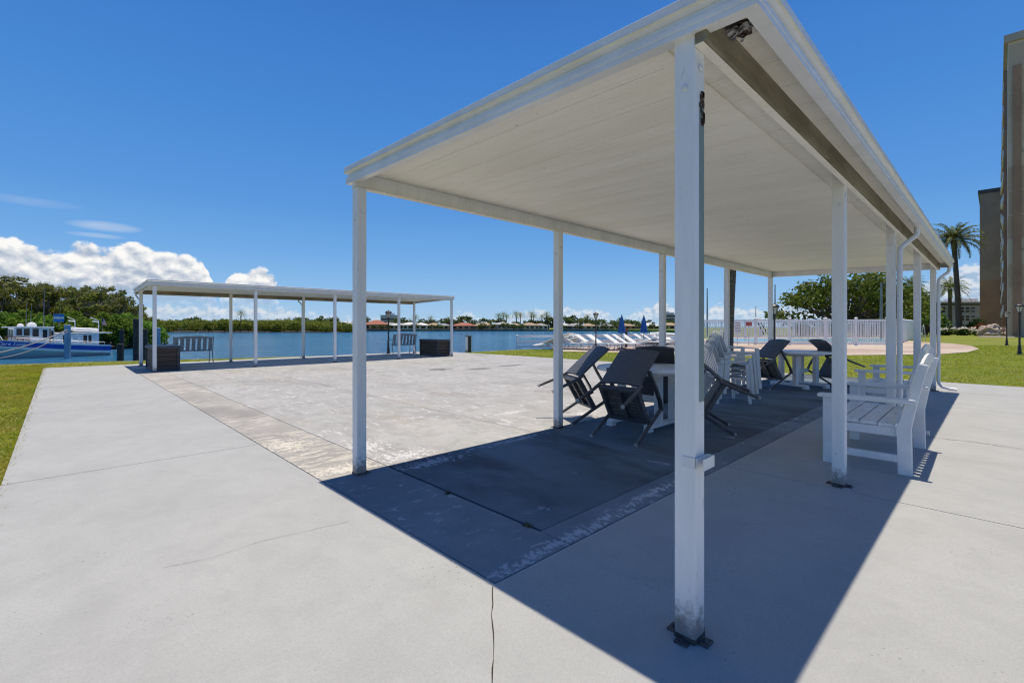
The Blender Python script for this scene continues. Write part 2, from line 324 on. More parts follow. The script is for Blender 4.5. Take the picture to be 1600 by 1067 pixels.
def np_obj(name, V, Fc, mat, parent=None):
    V = np.asarray(V, dtype=np.float32); Fc = np.asarray(Fc, dtype=np.int32); k = Fc.shape[1]
    me = bpy.data.meshes.new(name); me.vertices.add(len(V)); me.vertices.foreach_set('co', V.ravel())
    me.loops.add(Fc.size); me.loops.foreach_set('vertex_index', Fc.ravel())
    me.polygons.add(len(Fc)); me.polygons.foreach_set('loop_start', np.arange(0, Fc.size, k, dtype=np.int32))
    me.update(calc_edges=True); me.materials.append(M[mat])
    o = bpy.data.objects.new(name, me); COL.objects.link(o)
    if parent: o.parent = parent
    return o
def tag(o, label=None, cat=None, group=None, kind=None):
    if label: o['label'] = label
    if cat: o['category'] = cat
    if group: o['group'] = group
    if kind: o['kind'] = kind
    return o
def thing(name, label, cat, loc=(0, 0, 0), rz=0, group=None):
    o = bpy.data.objects.new(name, None); COL.objects.link(o); o.location = loc; o.rotation_euler = (0, 0, rz)
    o.empty_display_size = .2
    return tag(o, label, cat, group)
def copy_tree(o, parent=None):
    c = o.copy(); COL.objects.link(c)
    if parent: c.parent = parent
    for ch in list(o.children): copy_tree(ch, c)
    return c
def again(o, loc, rz=0, label=None, scale=None):
    c = copy_tree(o); c.location = loc; c.rotation_euler = (0, 0, rz)
    if label: c['label'] = label
    if scale: c.scale = scale if isinstance(scale, tuple) else (scale,) * 3
    return c

def leaf_cards(C, size, up=.5, asp=.55, r=None):
    r = r or rng; n = len(C); size = np.asarray(size)
    N = r.normal(size=(n, 3)); N[:, 2] = N[:, 2] + up * 2 * np.sign(r.random(n) - .1); N /= np.linalg.norm(N, axis=1)[:, None]
    T = np.cross(N, r.normal(size=(n, 3))); T /= np.linalg.norm(T, axis=1)[:, None]; B = np.cross(N, T)
    s = (size * (.6 + .8 * r.random(n)))[:, None] if size.ndim == 0 else (size * (.6 + .8 * r.random(n)))[:, None]
    V = np.stack([C - T * s, C - B * s * asp, C + T * s, C + B * s * asp], 1).reshape(-1, 3)
    return V, np.arange(4 * n).reshape(-1, 4)
def clump_points(r, cs, rad, per, flat=.8):
    out = []
    for c, R in zip(cs, rad):
        n = int(per * (R ** 2)); d = r.normal(size=(n, 3)); d /= np.linalg.norm(d, axis=1)[:, None]
        q = R * (.35 + .65 * r.random(n) ** .5)[:, None]
        p = d * q; p[:, 2] *= flat; p += r.normal(size=(n, 3)) * R * .12
        out.append(np.asarray(c) + p)
    return np.concatenate(out)
# ---------------------------------------------------------------- camera, sun, sky
cam = bpy.data.cameras.new('camera'); co_ = bpy.data.objects.new('camera', cam); COL.objects.link(co_)
cam.sensor_width = 36; cam.lens = FOC / 1600 * 36; cam.shift_y = -(533.5 - HOR) / 1600
cam.clip_start = .05; cam.clip_end = 6000
co_.location = (0, 0, CAMH); co_.rotation_euler = (R_(90), 0, YAW - R_(90)); sc.camera = co_
SUNV = Vector((.25, .085, 2.55)).normalized()
sl = bpy.data.lights.new('sun', 'SUN'); sl.energy = 4.6; sl.angle = R_(.53); sl.color = (1, .90, .75)
so = bpy.data.objects.new('sun', sl); COL.objects.link(so); so.rotation_euler = SUNV.to_track_quat('Z', 'Y').to_euler(); so.location = (0, 0, 30)

w = bpy.data.worlds.new('World'); sc.world = w; w.use_nodes = True
nt = w.node_tree; nt.nodes.clear()
wo = nd(nt, 'ShaderNodeOutputWorld')
sky = nd(nt, 'ShaderNodeTexSky', sky_type='NISHITA'); sky.sun_disc = False
sky.sun_elevation = math.asin(SUNV.z); sky.sun_rotation = math.atan2(SUNV.x, SUNV.y)
sky.air_density = 1.0; sky.dust_density = .35; sky.ozone_density = 2.2; sky.altitude = 0
tc = nd(nt, 'ShaderNodeTexCoord'); sp = nd(nt, 'ShaderNodeSeparateXYZ'); lk(nt, tc.outputs['Generated'], sp.inputs[0])
hyp = mth(nt, 'SQRT', mth(nt, 'ADD', mth(nt, 'MULTIPLY', sp.outputs[0], sp.outputs[0]), mth(nt, 'MULTIPLY', sp.outputs[1], sp.outputs[1])))
az = mth(nt, 'MULTIPLY', mth(nt, 'ARCTAN2', sp.outputs[1], sp.outputs[0]), 57.2958)
el = mth(nt, 'MULTIPLY', mth(nt, 'ARCTAN2', sp.outputs[2], hyp), 57.2958)
def noise2(*a):
    s_ = noise(*a); s_.node.noise_dimensions = '2D'; return s_
gr = nd(nt, 'ShaderNodeValToRGB'); lk(nt, mth(nt, 'DIVIDE', el, 90, clamp=True), gr.inputs[0]); ge = gr.color_ramp.elements
SKY = [(0, (.36, .57, .80)), (.04, (.235, .47, .79)), (.09, (.135, .37, .75)), (.148, (.080, .285, .69)), (.25, (.048, .225, .64)), (.36, (.030, .175, .56)), (.55, (.010, .075, .34)), (1, (.004, .035, .19))]
ge[0].color = SKY[0][1] + (1,); ge[1].color = SKY[-1][1] + (1,)
for p_, c_ in SKY[1:-1]: ge.new(p_).color = c_ + (1,)
b1 = nd(nt, 'ShaderNodeBackground'); b1.inputs[1].default_value = .12; lk(nt, sky.outputs[0], b1.inputs[0])
b2 = nd(nt, 'ShaderNodeBackground'); b2.inputs[1].default_value = 1.05; lk(nt, gr.outputs[0], b2.inputs[0])
bg = nd(nt, 'ShaderNodeMixShader'); bg.inputs[0].default_value = .88; lk(nt, b1.outputs[0], bg.inputs[1]); lk(nt, b2.outputs[0], bg.inputs[2])
w.cycles.sampling_method = 'MANUAL'; w.cycles.sample_map_resolution = 256
def azel(px, py):
    return math.degrees(YAW) + math.degrees(math.atan((800 - px) / FOC)), math.degrees(math.atan((HOR - py) / math.hypot(FOC, px - 800)))
def vec0(sx, sy):
    c = nd(nt, 'ShaderNodeCombineXYZ'); lk(nt, mth(nt, 'MULTIPLY', az, sx), c.inputs[0]); lk(nt, mth(nt, 'MULTIPLY', el, sy), c.inputs[1]); return c.outputs[0]
warp = mth(nt, 'MULTIPLY', mth(nt, 'SUBTRACT', noise2(nt, vec0(.8, 1.1), 1, 4, .6), .5), 1.1)
tt = mth(nt, 'DIVIDE', mth(nt, 'ADD', mth(nt, 'ADD', az, warp), 5), 125)
def profile(pts, none=-3):
    r = nd(nt, 'ShaderNodeValToRGB'); lk(nt, tt, r.inputs[0]); e = r.color_ramp.elements
    st = sorted(((a + 5) / 125, (h + 3) / 15) for a, h in pts)
    e[0].position = st[0][0]; e[0].color = (st[0][1],) * 3 + (1,); e[1].position = st[-1][0]; e[1].color = (st[-1][1],) * 3 + (1,)
    for p_, h_ in st[1:-1]: e.new(p_).color = (h_,) * 3 + (1,)
    return mth(nt, 'SUBTRACT', mth(nt, 'MULTIPLY', r.outputs[0], 15), 3)
def vec(sx, sy, oy=0, ox=0):
    c = nd(nt, 'ShaderNodeCombineXYZ'); lk(nt, mth(nt, 'MULTIPLY', mth(nt, 'ADD', az, ox), sx), c.inputs[0]); lk(nt, mth(nt, 'MULTIPLY', mth(nt, 'ADD', el, oy), sy), c.inputs[1]); return c.outputs[0]
def cloud(top, scale, amp, soft, base, ys=1.35):
    n0 = noise2(nt, vec(scale, scale * ys), 1, 7, .58, .15); n1 = noise2(nt, vec(scale, scale * ys, .55, -.25), 1, 7, .58, .15)
    vo = nd(nt, 'ShaderNodeTexVoronoi', feature='SMOOTH_F1', voronoi_dimensions='2D'); vo.inputs['Scale'].default_value = 1.7; lk(nt, vec(scale, scale * ys), vo.inputs['Vector'])
    vo2 = nd(nt, 'ShaderNodeTexVoronoi', feature='SMOOTH_F1', voronoi_dimensions='2D'); vo2.inputs['Scale'].default_value = 1.7; lk(nt, vec(scale, scale * ys, .4, -.2), vo2.inputs['Vector'])
    e = mth(nt, 'ADD', mth(nt, 'SUBTRACT', top, el), mth(nt, 'MULTIPLY', mth(nt, 'SUBTRACT', n0, .5), amp))
    e = mth(nt, 'SUBTRACT', e, mth(nt, 'MULTIPLY', mth(nt, 'SUBTRACT', vo.outputs['Distance'], .35), amp * .45))
    d = sstep(nt, e, 0, soft); lo = mth(nt, 'ADD', .12, mth(nt, 'MULTIPLY', sstep(nt, el, base - 1.2, base + 1.4), .88))
    d = mth(nt, 'MULTIPLY', d, lo)
    sh = mth(nt, 'ADD', mth(nt, 'MULTIPLY', mth(nt, 'SUBTRACT', n0, n1), 2.6), mth(nt, 'MULTIPLY', mth(nt, 'SUBTRACT', vo2.outputs['Distance'], vo.outputs['Distance']), .9))
    sh = mth(nt, 'ADD', sh, mth(nt, 'SUBTRACT', .86, mth(nt, 'MULTIPLY', e, .17)), clamp=True)
    return d, sh
big = [(0, 366), (22, 360), (45, 378), (65, 392), (90, 396), (105, 386), (125, 376), (150, 382), (172, 394), (183, 382), (205, 373), (235, 384), (262, 392), (295, 396), (316, 402), (326, 424), (336, 442), (341, 500),
       (345, 452), (362, 424), (395, 413), (418, 420), (432, 436), (437, 500)]
pts = [azel(*p) for p in big]; pts = [(pts[-1][0] - .3, -3)] + pts + [(pts[0][0] + 9, 9.4), (pts[0][0] + 16, 6), (pts[0][0] + 22, -3)]
d1, s1 = cloud(profile(pts), .46, 1.6, .5, 2.9)
low = [(455, 480), (480, 486), (540, 492), (690, 498), (715, 486), (738, 487), (760, 500), (800, 489), (846, 480), (868, 494), (882, 478), (905, 482), (945, 482), (962, 498), (985, 490), (1005, 480), (1036, 466), (1060, 484), (1100, 488),
       (1122, 470), (1140, 482), (1172, 478), (1200, 486), (1232, 472), (1300, 480), (1400, 455), (1470, 430), (1520, 405), (1560, 420)]
lp = [azel(*p) for p in low]; lp = [(lp[-1][0] - 8, 3)] + lp + [(lp[0][0] + 2, 2.2), (lp[0][0] + 8, 2.2)]
d2, s2 = cloud(profile(lp[::-1]), 1.1, 1.3, .7, .9)
d2 = mth(nt, 'MULTIPLY', d2, .72)
def wisp(px, py, wd, ht, k):
    a, h = azel(px, py)
    n = noise2(nt, vec(.35, 2.4), 1, 6, .6)
    x = mth(nt, 'DIVIDE', mth(nt, 'SUBTRACT', az, a), wd); y = mth(nt, 'DIVIDE', mth(nt, 'SUBTRACT', el, h), ht)
    g = mth(nt, 'SUBTRACT', 1, mth(nt, 'ADD', mth(nt, 'MULTIPLY', x, x), mth(nt, 'MULTIPLY', y, y)), clamp=True)
    return mth(nt, 'MULTIPLY', mth(nt, 'MULTIPLY', g, mth(nt, 'ADD', n, .25)), k)
ws = mth(nt, 'ADD', wisp(165, 354, 2.9, .5, .45), mth(nt, 'ADD', wisp(150, 368, 2.3, .25, .34), wisp(50, 315, 3.5, .45, .14)), clamp=True)
def over(base, d, s, a, b, k):
    bgc = nd(nt, 'ShaderNodeBackground'); lk(nt, mixc(nt, s, a, b), bgc.inputs[0]); bgc.inputs[1].default_value = k
    mx = nd(nt, 'ShaderNodeMixShader'); lk(nt, d, mx.inputs[0]); lk(nt, base, mx.inputs[1]); lk(nt, bgc.outputs[0], mx.inputs[2]); return mx.outputs[0]
one = mth(nt, 'ADD', 1, 0)
x = over(bg.outputs[0], d2, s2, (.48, .60, .76), (1, .99, .97), .86)
x = over(x, d1, s1, (.42, .50, .63), (1, .99, .97), .97)
x = over(x, ws, one, (1, 1, 1), (.95, .97, 1), .85)
band = mth(nt, 'MULTIPLY', mth(nt, 'LESS_THAN', el, 12.5), mth(nt, 'GREATER_THAN', el, -.3))
mxo = nd(nt, 'ShaderNodeMixShader'); lk(nt, band, mxo.inputs[0]); lk(nt, bg.outputs[0], mxo.inputs[1]); lk(nt, x, mxo.inputs[2]); lk(nt, mxo.outputs[0], wo.inputs[0])
sc.view_settings.view_transform = 'Standard'; sc.view_settings.look = 'None'; sc.view_settings.exposure = 0; sc.view_settings.gamma = 1
sc.cycles.pixel_filter_type = 'BLACKMAN_HARRIS'; sc.cycles.filter_width = 1.15; sc.cycles.adaptive_threshold = .02; sc.cycles.diffuse_bounces = 4; sc.cycles.max_bounces = 10; sc.cycles.sample_clamp_indirect = 6

# ---------------------------------------------------------------- land, water, patio
def sheet(name, pts, z, mat, depth=None, kind='structure'):
    b = MB()
    P = [(p[0], p[1], z) for p in pts]
    if depth: b.prism(P, (0, 0, -depth))
    else: b.add(P, [tuple(range(len(P)))])
    return tag(b.build(name, mat), kind=kind)
sheet('water', [(-900, -900), (2600, -900), (2600, 3200), (-900, 3200)], WATER, 'water')
shore = [gp(*p) for p in ((-700, 572), (-260, 570.5), (0, 569), (60, 567.5), (150, 564.5), (215, 563.2), (300, 560.8), (450, 556.8), (600, 553.2), (720, 550.6), (812, 545.8), (930, 543.5), (1050, 540.5), (1090, 531))]
shore += [at(1085, 90), at(1080, 150)]
land = [(p.x, p.y) for p in shore] + [(260, 240), (600, 300), (600, -500), (-300, -500), (-300, 40)]
sheet('lawn', land, -.02, 'lawn', 3)
# seawall along the shoreline
b = MB()
for p, q in zip(shore[:-1], shore[1:]):
    dv = (q - p).normalized(); nrm = Vector((-dv.y, dv.x, 0))
    for (o0, o1, z0, z1) in ((.02, .30, -1.6, -.10), (-.06, .34, -.10, -.03)):
        a0, a1, c0, c1 = p + nrm * o0, p + nrm * o1, q + nrm * o0, q + nrm * o1
        b.prism([(a0.x, a0.y, z0), (a1.x, a1.y, z0), (c1.x, c1.y, z0), (c0.x, c0.y, z0)], (0, 0, z1 - z0))
tag(b.build('seawall', 'seawall'), 'long grey concrete seawall along the edge of the lawn at the water', 'seawall')

# patio: real slabs with open joints over a bed of dirt
b = MB(); G = .0042
def slab(x0, x1, y0, y1, mi, zt=0.0): b.box(x0 + G, x1 - G, y0 + G, y1 - G, -.12, zt, mi)
WX = [1.53, 4.3, 7.1, 9.9, 12.2, 14.3]
YR = [-.32, 1.30, 1.53]
for y0, y1 in zip([5.45, 9.6, 13.6, 16.2], [9.6, 13.6, 16.2, 19.9]): slab(-.33, 1.53, y0, y1, 0)
b.prism([(x_, y_, 0) for x_, y_ in ((-4.5, -4), (4.3 - G, -4), (4.3 - G, 1.7 - G), (1.53 - G, 1.7 - G), (1.53 - G, 5.45 - G), (-.33, 5.45 - G), (-.33, 1.0), (-4.5, 1.0))], (0, 0, -.12), mi=0)
for x0, x1 in zip(WX[1:-1], WX[2:]):
    for y0, y1 in ((-9, -4), (-4, 1.7)): slab(x0, x1, y0, y1, 0)
CX = [2.12, 4.05, 6.0, 7.95, 9.9, 11.9, 14.05]
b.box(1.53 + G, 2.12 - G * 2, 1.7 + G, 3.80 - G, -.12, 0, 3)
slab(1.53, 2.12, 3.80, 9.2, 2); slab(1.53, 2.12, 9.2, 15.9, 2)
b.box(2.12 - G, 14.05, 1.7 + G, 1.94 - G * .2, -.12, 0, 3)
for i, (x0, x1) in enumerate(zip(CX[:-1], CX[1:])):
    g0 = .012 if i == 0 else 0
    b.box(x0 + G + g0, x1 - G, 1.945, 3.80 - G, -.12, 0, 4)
    for y0, y1 in ((3.80, 7.8), (7.8, 11.8), (11.8, 15.9)): slab(x0, x1, y0, y1, 1)
for x0, x1 in zip([1.53, 4.3, 7.1, 9.9, 12.2], [4.3, 7.1, 9.9, 12.2, 13.9]): slab(x0, x1, 15.9, 19.9, 0)
b.box(-.30, 13.8, 1.2, 19.8, -.16, -.012, 5); b.box(-4.4, 14.2, -8.9, 1.1995, -.16, -.012, 5)
def crack(pts, wd=.005, seed=1):
    r = random.Random(seed); P = []
    for (x0, y0), (x1, y1) in zip(pts[:-1], pts[1:]):
        n = max(3, int(math.hypot(x1 - x0, y1 - y0) / .06))
        for k in range(n): P.append((x0 + (x1 - x0) * k / n + r.uniform(-.003, .003), y0 + (y1 - y0) * k / n + r.uniform(-.003, .003)))
    P.append(pts[-1]); vs = []; fs = []
    for i, (px_, py_) in enumerate(P):
        q = P[min(i + 1, len(P) - 1)]; o = P[max(i - 1, 0)]; d = Vector((q[0] - o[0], q[1] - o[1], 0)).normalized(); k = wd * r.uniform(.3, 1.3)
        vs += [(px_ - d.y * k, py_ + d.x * k, .004), (px_ + d.y * k, py_ - d.x * k, .004)]
    for i in range(len(P) - 1): fs.append((2 * i, 2 * i + 1, 2 * i + 3, 2 * i + 2))
    b.add(vs, fs, 5)
def cpx(*pp, **k): crack([(gp(*p).x, gp(*p).y) for p in pp], **k)
cpx((770, 917), (769, 960), (771, 1010), (769, 1067), wd=.0026, seed=3)
cpx((255, 887), (330, 872), (400, 848), (470, 832), (545, 815), wd=.0009, seed=4)
cpx((1450, 684), (1520, 690), (1600, 704), wd=.003, seed=5)
cpx((872, 640), (900, 648), (960, 655), wd=.003, seed=8)
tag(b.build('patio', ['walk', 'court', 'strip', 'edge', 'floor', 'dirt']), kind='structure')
# weeds in the open joint
for px_, py_, lb in ((699, 771, 'small dry weed in the open floor joint, the one farther from the corner'), (825, 822, 'small dry weed at the near end of the open floor joint')):
    c = gp(px_, py_); bb = MB(); r = random.Random(px_)
    for k in range(26):
        a = r.uniform(0, 6.28); l = r.uniform(.015, .04); p0 = Vector((r.uniform(-.02, .02), r.uniform(-.02, .02), 0)); t = p0 + Vector((math.cos(a) * l, math.sin(a) * l, r.uniform(.005, .03)))
        s_ = Vector((-math.sin(a), math.cos(a), 0)) * .005
        bb.add([p0 - s_, p0 + s_, t], [(0, 1, 2)])
    tag(bb.build('weed_tuft', 'debris', loc=c), lb, 'weed', 'weeds in the floor joint')
# paths behind the pool, the pool deck and the pool
deck = [gp(*p) for p in ((866, 548.6), (1000, 551.2), (1050, 553.2), (1110, 555.2), (1200, 556), (1400, 554), (1470, 553), (1512, 550), (1530, 545), (1518, 540), (1485, 536.5), (1430, 534))] + [at(1395, 52), at(1150, 55), at(1085, 45), at(1060, 31), at(930, 28.6), at(862, 27.4)]
tag(sheet('pool_deck', [(p.x, p.y) for p in deck], 0.0, 'paver', .1), kind='structure')
pl = [at(1118, 39, .004), at(1385, 37, .004), at(1390, 49, .004), at(1110, 49, .004)]
sheet('pool_water', [(p.x, p.y) for p in pl], .006, 'pool')

# grass blades on the lawn near the camera
def blades():
    n = 250000
    d = 4.2 + 27 * rng.random(n) ** 1.25; u = rng.uniform(-1.2, 1.2, n)
    x = FW.x * d + RT.x * u * d; y = FW.y * d + RT.y * u * d
    k_ = n // 6; x[:k_] = -.3 - 5.5 * rng.random(k_) ** 1.6; y[:k_] = 1 + 20.5 * rng.random(k_) ** 1.35; d[:k_] = np.hypot(x[:k_], y[:k_])
    inside = ((x < -.31 + .05 * rng.random(n) ** 2) | (x > 14.02 - .05 * rng.random(n) ** 2) | ((y > 19.88) & (x < 14))) & ~((x < 14.3) & (y < -.0) & (x > -.3)) & ~((x < 14.34) & (y < 1.75) & (x > 0))
    def inpoly(px_, py_, poly):
        c = np.zeros(len(px_), bool); j = len(poly) - 1
        for i in range(len(poly)):
            xi, yi, xj, yj = poly[i][0], poly[i][1], poly[j][0], poly[j][1]
            c ^= ((yi > py_) != (yj > py_)) & (px_ < (xj - xi) * (py_ - yi) / (yj - yi + 1e-12) + xi); j = i
        return c
    keep = inside & inpoly(x, y, land) & ~inpoly(x, y, [(p.x, p.y) for p in deck])
    x, y, d = x[keep], y[keep], d[keep]; n = len(x)
    h = (.012 + .022 * rng.random(n)) * (1 + .012 * d); a = rng.uniform(0, 6.283, n); wd = .0035 + .0006 * d
    dx, dy = np.cos(a), np.sin(a); lean = h * rng.uniform(.9, 2.4, n); b_ = rng.uniform(0, 6.283, n)
    V = np.stack([np.stack([x - dx * wd, y - dy * wd, np.full(n, -.022)], 1), np.stack([x + dx * wd, y + dy * wd, np.full(n, -.022)], 1), np.stack([x + np.cos(b_) * lean, y + np.sin(b_) * lean, h - .02], 1)], 1).reshape(-1, 3)
    return tag(np_obj('grass', V, np.arange(3 * n).reshape(-1, 3), 'grass_blade'), 'short yellow green grass blades of the lawn round the patio', 'grass', kind='stuff')
blades()

# ---------------------------------------------------------------- the two open shelters
X0, SP, YL, YRT = 1.836, 2.593, 3.762, .866
RX0, RX1, RY0, RY1 = 1.765, 12.37, .585, 3.87
CXs, CYs = (RX0 + RX1) / 2, (YL + YRT) / 2
zb = lambda Y: 2.385 + (Y - .58) * .0235
ceil = lambda Y: zb(Y) + .088
def shelter(label):
    t = thing('open_shelter', label, 'shelter', (CXs, CYs, 0), 0, 'two flat roofed shelters on the patio')
    T = Matrix.Translation((-CXs, -CYs, 0)); B_ = lambda m, n, mat, par=t, **k: m.xf(T).build(n, mat, par, **k)
    roof = None
    # roof deck
    m = MB(); zt = .128
    P = [(RX0 + .012, RY0 + .012), (RX1 - .012, RY0 + .012), (RX1 - .012, RY1 - .012), (RX0 + .012, RY1 - .012)]
    m.add([(x, y, zb(y) + .118) for x, y in P] + [(x, y, zb(y) + .136) for x, y in P], [(3, 2, 1, 0), (4, 5, 6, 7), (0, 1, 5, 4), (1, 2, 6, 5), (2, 3, 7, 6), (3, 0, 4, 7)])
    roof = B_(m, 'roof', 'white_metal')
    # ceiling of boards running across
    m = MB(); n = 36; pw = (RX1 - RX0 - .06) / n
    for i in range(n):
        x0 = RX0 + .03 + i * pw; x1 = x0 + pw - .0034; y0, y1 = RY0 + .03, RY1 - .03
        m.add([(x0, y0, ceil(y0)), (x1, y0, ceil(y0)), (x1, y1, ceil(y1)), (x0, y1, ceil(y1)), (x0, y0, ceil(y0) + .012), (x1, y0, ceil(y0) + .012), (x1, y1, ceil(y1) + .012), (x0, y1, ceil(y1) + .012)],
              [(0, 3, 2, 1), (4, 5, 6, 7), (0, 1, 5, 4), (1, 2, 6, 5), (2, 3, 7, 6), (3, 0, 4, 7)])
    B_(m, 'ceiling', 'ceiling', roof)
    # fascia: a stepped profile carried round the four sides
    prof = [(-.055, .004), (-.055, 0), (0, 0), (0, .020), (-.003, .022), (-.003, .028), (0, .030), (0, .050), (-.012, .056), (-.012, .074), (-.016, .076), (-.016, .080), (.006, .090), (.012, .094), (.014, .101), (.010, .106), (.010, .141), (.004, .146), (-.02, .146), (-.02, .138)]
    m = MB(); cor = [(RX0, RY0, -1, -1), (RX1, RY0, 1, -1), (RX1, RY1, 1, 1), (RX0, RY1, -1, 1)]; np_ = len(prof)
    vs = [(x + sx * o, y + sy * o, zb(y) + z) for x, y, sx, sy in cor for o, z in prof]
    fs = [(c * np_ + k, ((c + 1) % 4) * np_ + k, ((c + 1) % 4) * np_ + k + 1, c * np_ + k + 1) for c in range(4) for k in range(np_ - 1)]
    mi = [1 if 12 <= k <= 13 else 0 for c in range(4) for k in range(np_ - 1)]
    m.v = vs; m.f = fs; m.m = mi
    B_(m, 'fascia', ['white_metal', 'cream'], roof)
    # soffit seams and trim strip under the ceiling beside the low beam
    m = MB(); m.box(RX0 + .08, RX1 - .08, 1.02, 1.10, ceil(1.06) - .012, ceil(1.06) - .002); B_(m, 'trim_strip', 'ceiling', roof)
    # beams
    m = MB(); y0, y1 = YL - .021, YL + .030
    m.box(RX0 + .02, RX1 - .02, y0, y1, ceil(y0) - .122, ceil(y0) - .001); m.box(RX0 + .02, RX1 - .02, y0 - .012, y1 + .012, ceil(y0) - .128, ceil(y0) - .1215, 1); B_(m, 'beam', ['white_paint', 'cream'], bev=.003)
    m = MB(); y0, y1 = YRT - .092, YRT - .0455
    m.box(RX0 + .02, RX1 - .02, y0, y1, ceil(YRT) - .13, ceil(y0) - .001); m.box(RX0 + .02, RX1 - .02, y0 + .012, y1 + .002, ceil(YRT) - .1365, ceil(YRT) - .1305, 1); B_(m, 'beam', ['old_beam', 'ceiling'], bev=.003)
    m = MB(); xe = X0 + 4 * SP
    m.add([(xe + .05, YRT + .05, ceil(YRT) - .12), (xe + .09, YRT + .05, ceil(YRT) - .12), (xe + .09, YL - .03, ceil(YL) - .12), (xe + .05, YL - .03, ceil(YL) - .12), (xe + .05, YRT + .05, ceil(YRT) - .002), (xe + .09, YRT + .05, ceil(YRT) - .002), (xe + .09, YL - .03, ceil(YL) - .002), (xe + .05, YL - .03, ceil(YL) - .002)],
          [(0, 3, 2, 1), (4, 5, 6, 7), (0, 1, 5, 4), (1, 2, 6, 5), (2, 3, 7, 6), (3, 0, 4, 7)]); B_(m, 'beam', 'white_paint', bev=.003)
    # posts with shoe plates and bolts
    h = .0435
    for k in range(5):
        for Y in (YRT, YL):
            X = X0 + k * SP; top = ceil(Y) - (.0015 if Y == YRT else .13)
            m = MB(); m.box(X - h, X + h, Y - h, Y + h, .012, top)
            p = B_(m, 'post', 'white_paint', bev=.006)
            m = MB(); s_ = -1
            for ax, ay in (((-1, 0), (0, -1), (1, 0), (0, 1)) if Y == YRT else ((1, 0), (0, 1))):
                cx_, cy_ = X + ax * (h + .022), Y + ay * (h + .022)
                hx, hy = (.018, .026 + .006 * (k % 2)) if ax else (.028, .019)
                m.box(cx_ - hx, cx_ + hx, cy_ - hy, cy_ + hy, 0.0, .008)
                m.lathe([(.009, .008), (.009, .016), (.004, .019)], 8, (cx_, cy_, 0))
            m.box(X - h - .001, X + h + .001, Y - h - .001, Y + h + .001, 0, .02)
            B_(m, 'post_shoe', 'dark_steel', p)
            m = MB(); m.add(*ring_cap((X - h - .004, Y, top - .28), (-1, 0, 0), .014)); B_(m, 'bolt_head', 'white_metal', p)
            m = MB(); m.add(*ring_cap((X, Y - h - .004, top - .20), (0, -1, 0), .014)); B_(m, 'bolt_head', 'white_metal', p)
    # downspouts on the gutter side
    for X in (X0 + 2 * SP + .02, X0 + 4 * SP + .02):
        yg, yp = RY0 + .06, YRT - .0455 - .032
        path = [(X + .10, yg, zb(yg) + .01), (X + .10, yg, zb(yg) - .05), (X + .085, yg + .01, zb(yg) - .09), (X + .05, yp - .05, zb(yg) - .17), (X + .015, yp - .01, zb(yg) - .215), (X, yp, zb(yg) - .26), (X, yp, .22), (X, yp - .005, .15), (X, yp - .05, .09), (X, yp - .16, .055), (X, yp - .26, .05)]
        m = MB(); m.tube(path, .028, 8); B_(m, 'downspout', 'white_metal', bev=0)
    return t
def ring_cap(c, nrm, r, n=10):
    c = Vector(c); N = Vector(nrm); a = N.cross(Vector((0, 0, 1))).normalized(); b = N.cross(a)
    lo = [c + (a * math.cos(6.2832 * k / n) + b * math.sin(6.2832 * k / n)) * r - N * .002 for k in range(n)]
    hi = [c + (a * math.cos(6.2832 * k / n) + b * math.sin(6.2832 * k / n)) * r * .7 + N * .005 for k in range(n)]
    return lo + hi, [(k, (k + 1) % n, n + (k + 1) % n, n + k) for k in range(n)] + [tuple(range(n, 2 * n))]
near = shelter('large white flat roofed shelter with tables and tipped black chairs under it')
far = again(near, (1.86 + 2 * 2.505 - .02, (15.97 + 18.87) / 2, 0), math.pi, 'white flat roofed shelter across the patio by the water', (.966, 1.0, .968))
# extras the near corner post carries
T = Matrix.Translation((-CXs, -CYs, 0)); h = .0435
m = MB(); m.box(X0 - .006, X0 + .030, YRT - h - .0035, YRT - h, .95, 2.14); m.xf(T).build('channel_strip', 'green_grime', near)
m = MB(); r = random.Random(5)
for k in range(22):
    z = 2.06 + r.random() * .12; x = X0 + r.uniform(-.006, .028); s_ = r.uniform(.003, .009)
    m.box(x - s_, x + s_, YRT - h - .006, YRT - h - .002, z - s_ * 1.6, z + s_ * 1.6)
m.xf(T).build('rust_patch', 'rust', near)
m = MB(); m.box(X0 - h - .0025, X0 + h + .012, YRT - h - .006, YRT - h - .003, .69, .735); m.box(X0 - h - .003, X0 - h, YRT - h, YRT - h + .05, .69, .735); m.box(X0 + h + .009, X0 + h + .012, YRT - h - .035, YRT - h - .006, .69, .735); m.box(X0 - h - .0025, X0 + h + .012, YRT - h - .035, YRT - h - .032, .69, .735)
m.xf(T).build('strap_bracket', 'white_metal', near, bev=.001)
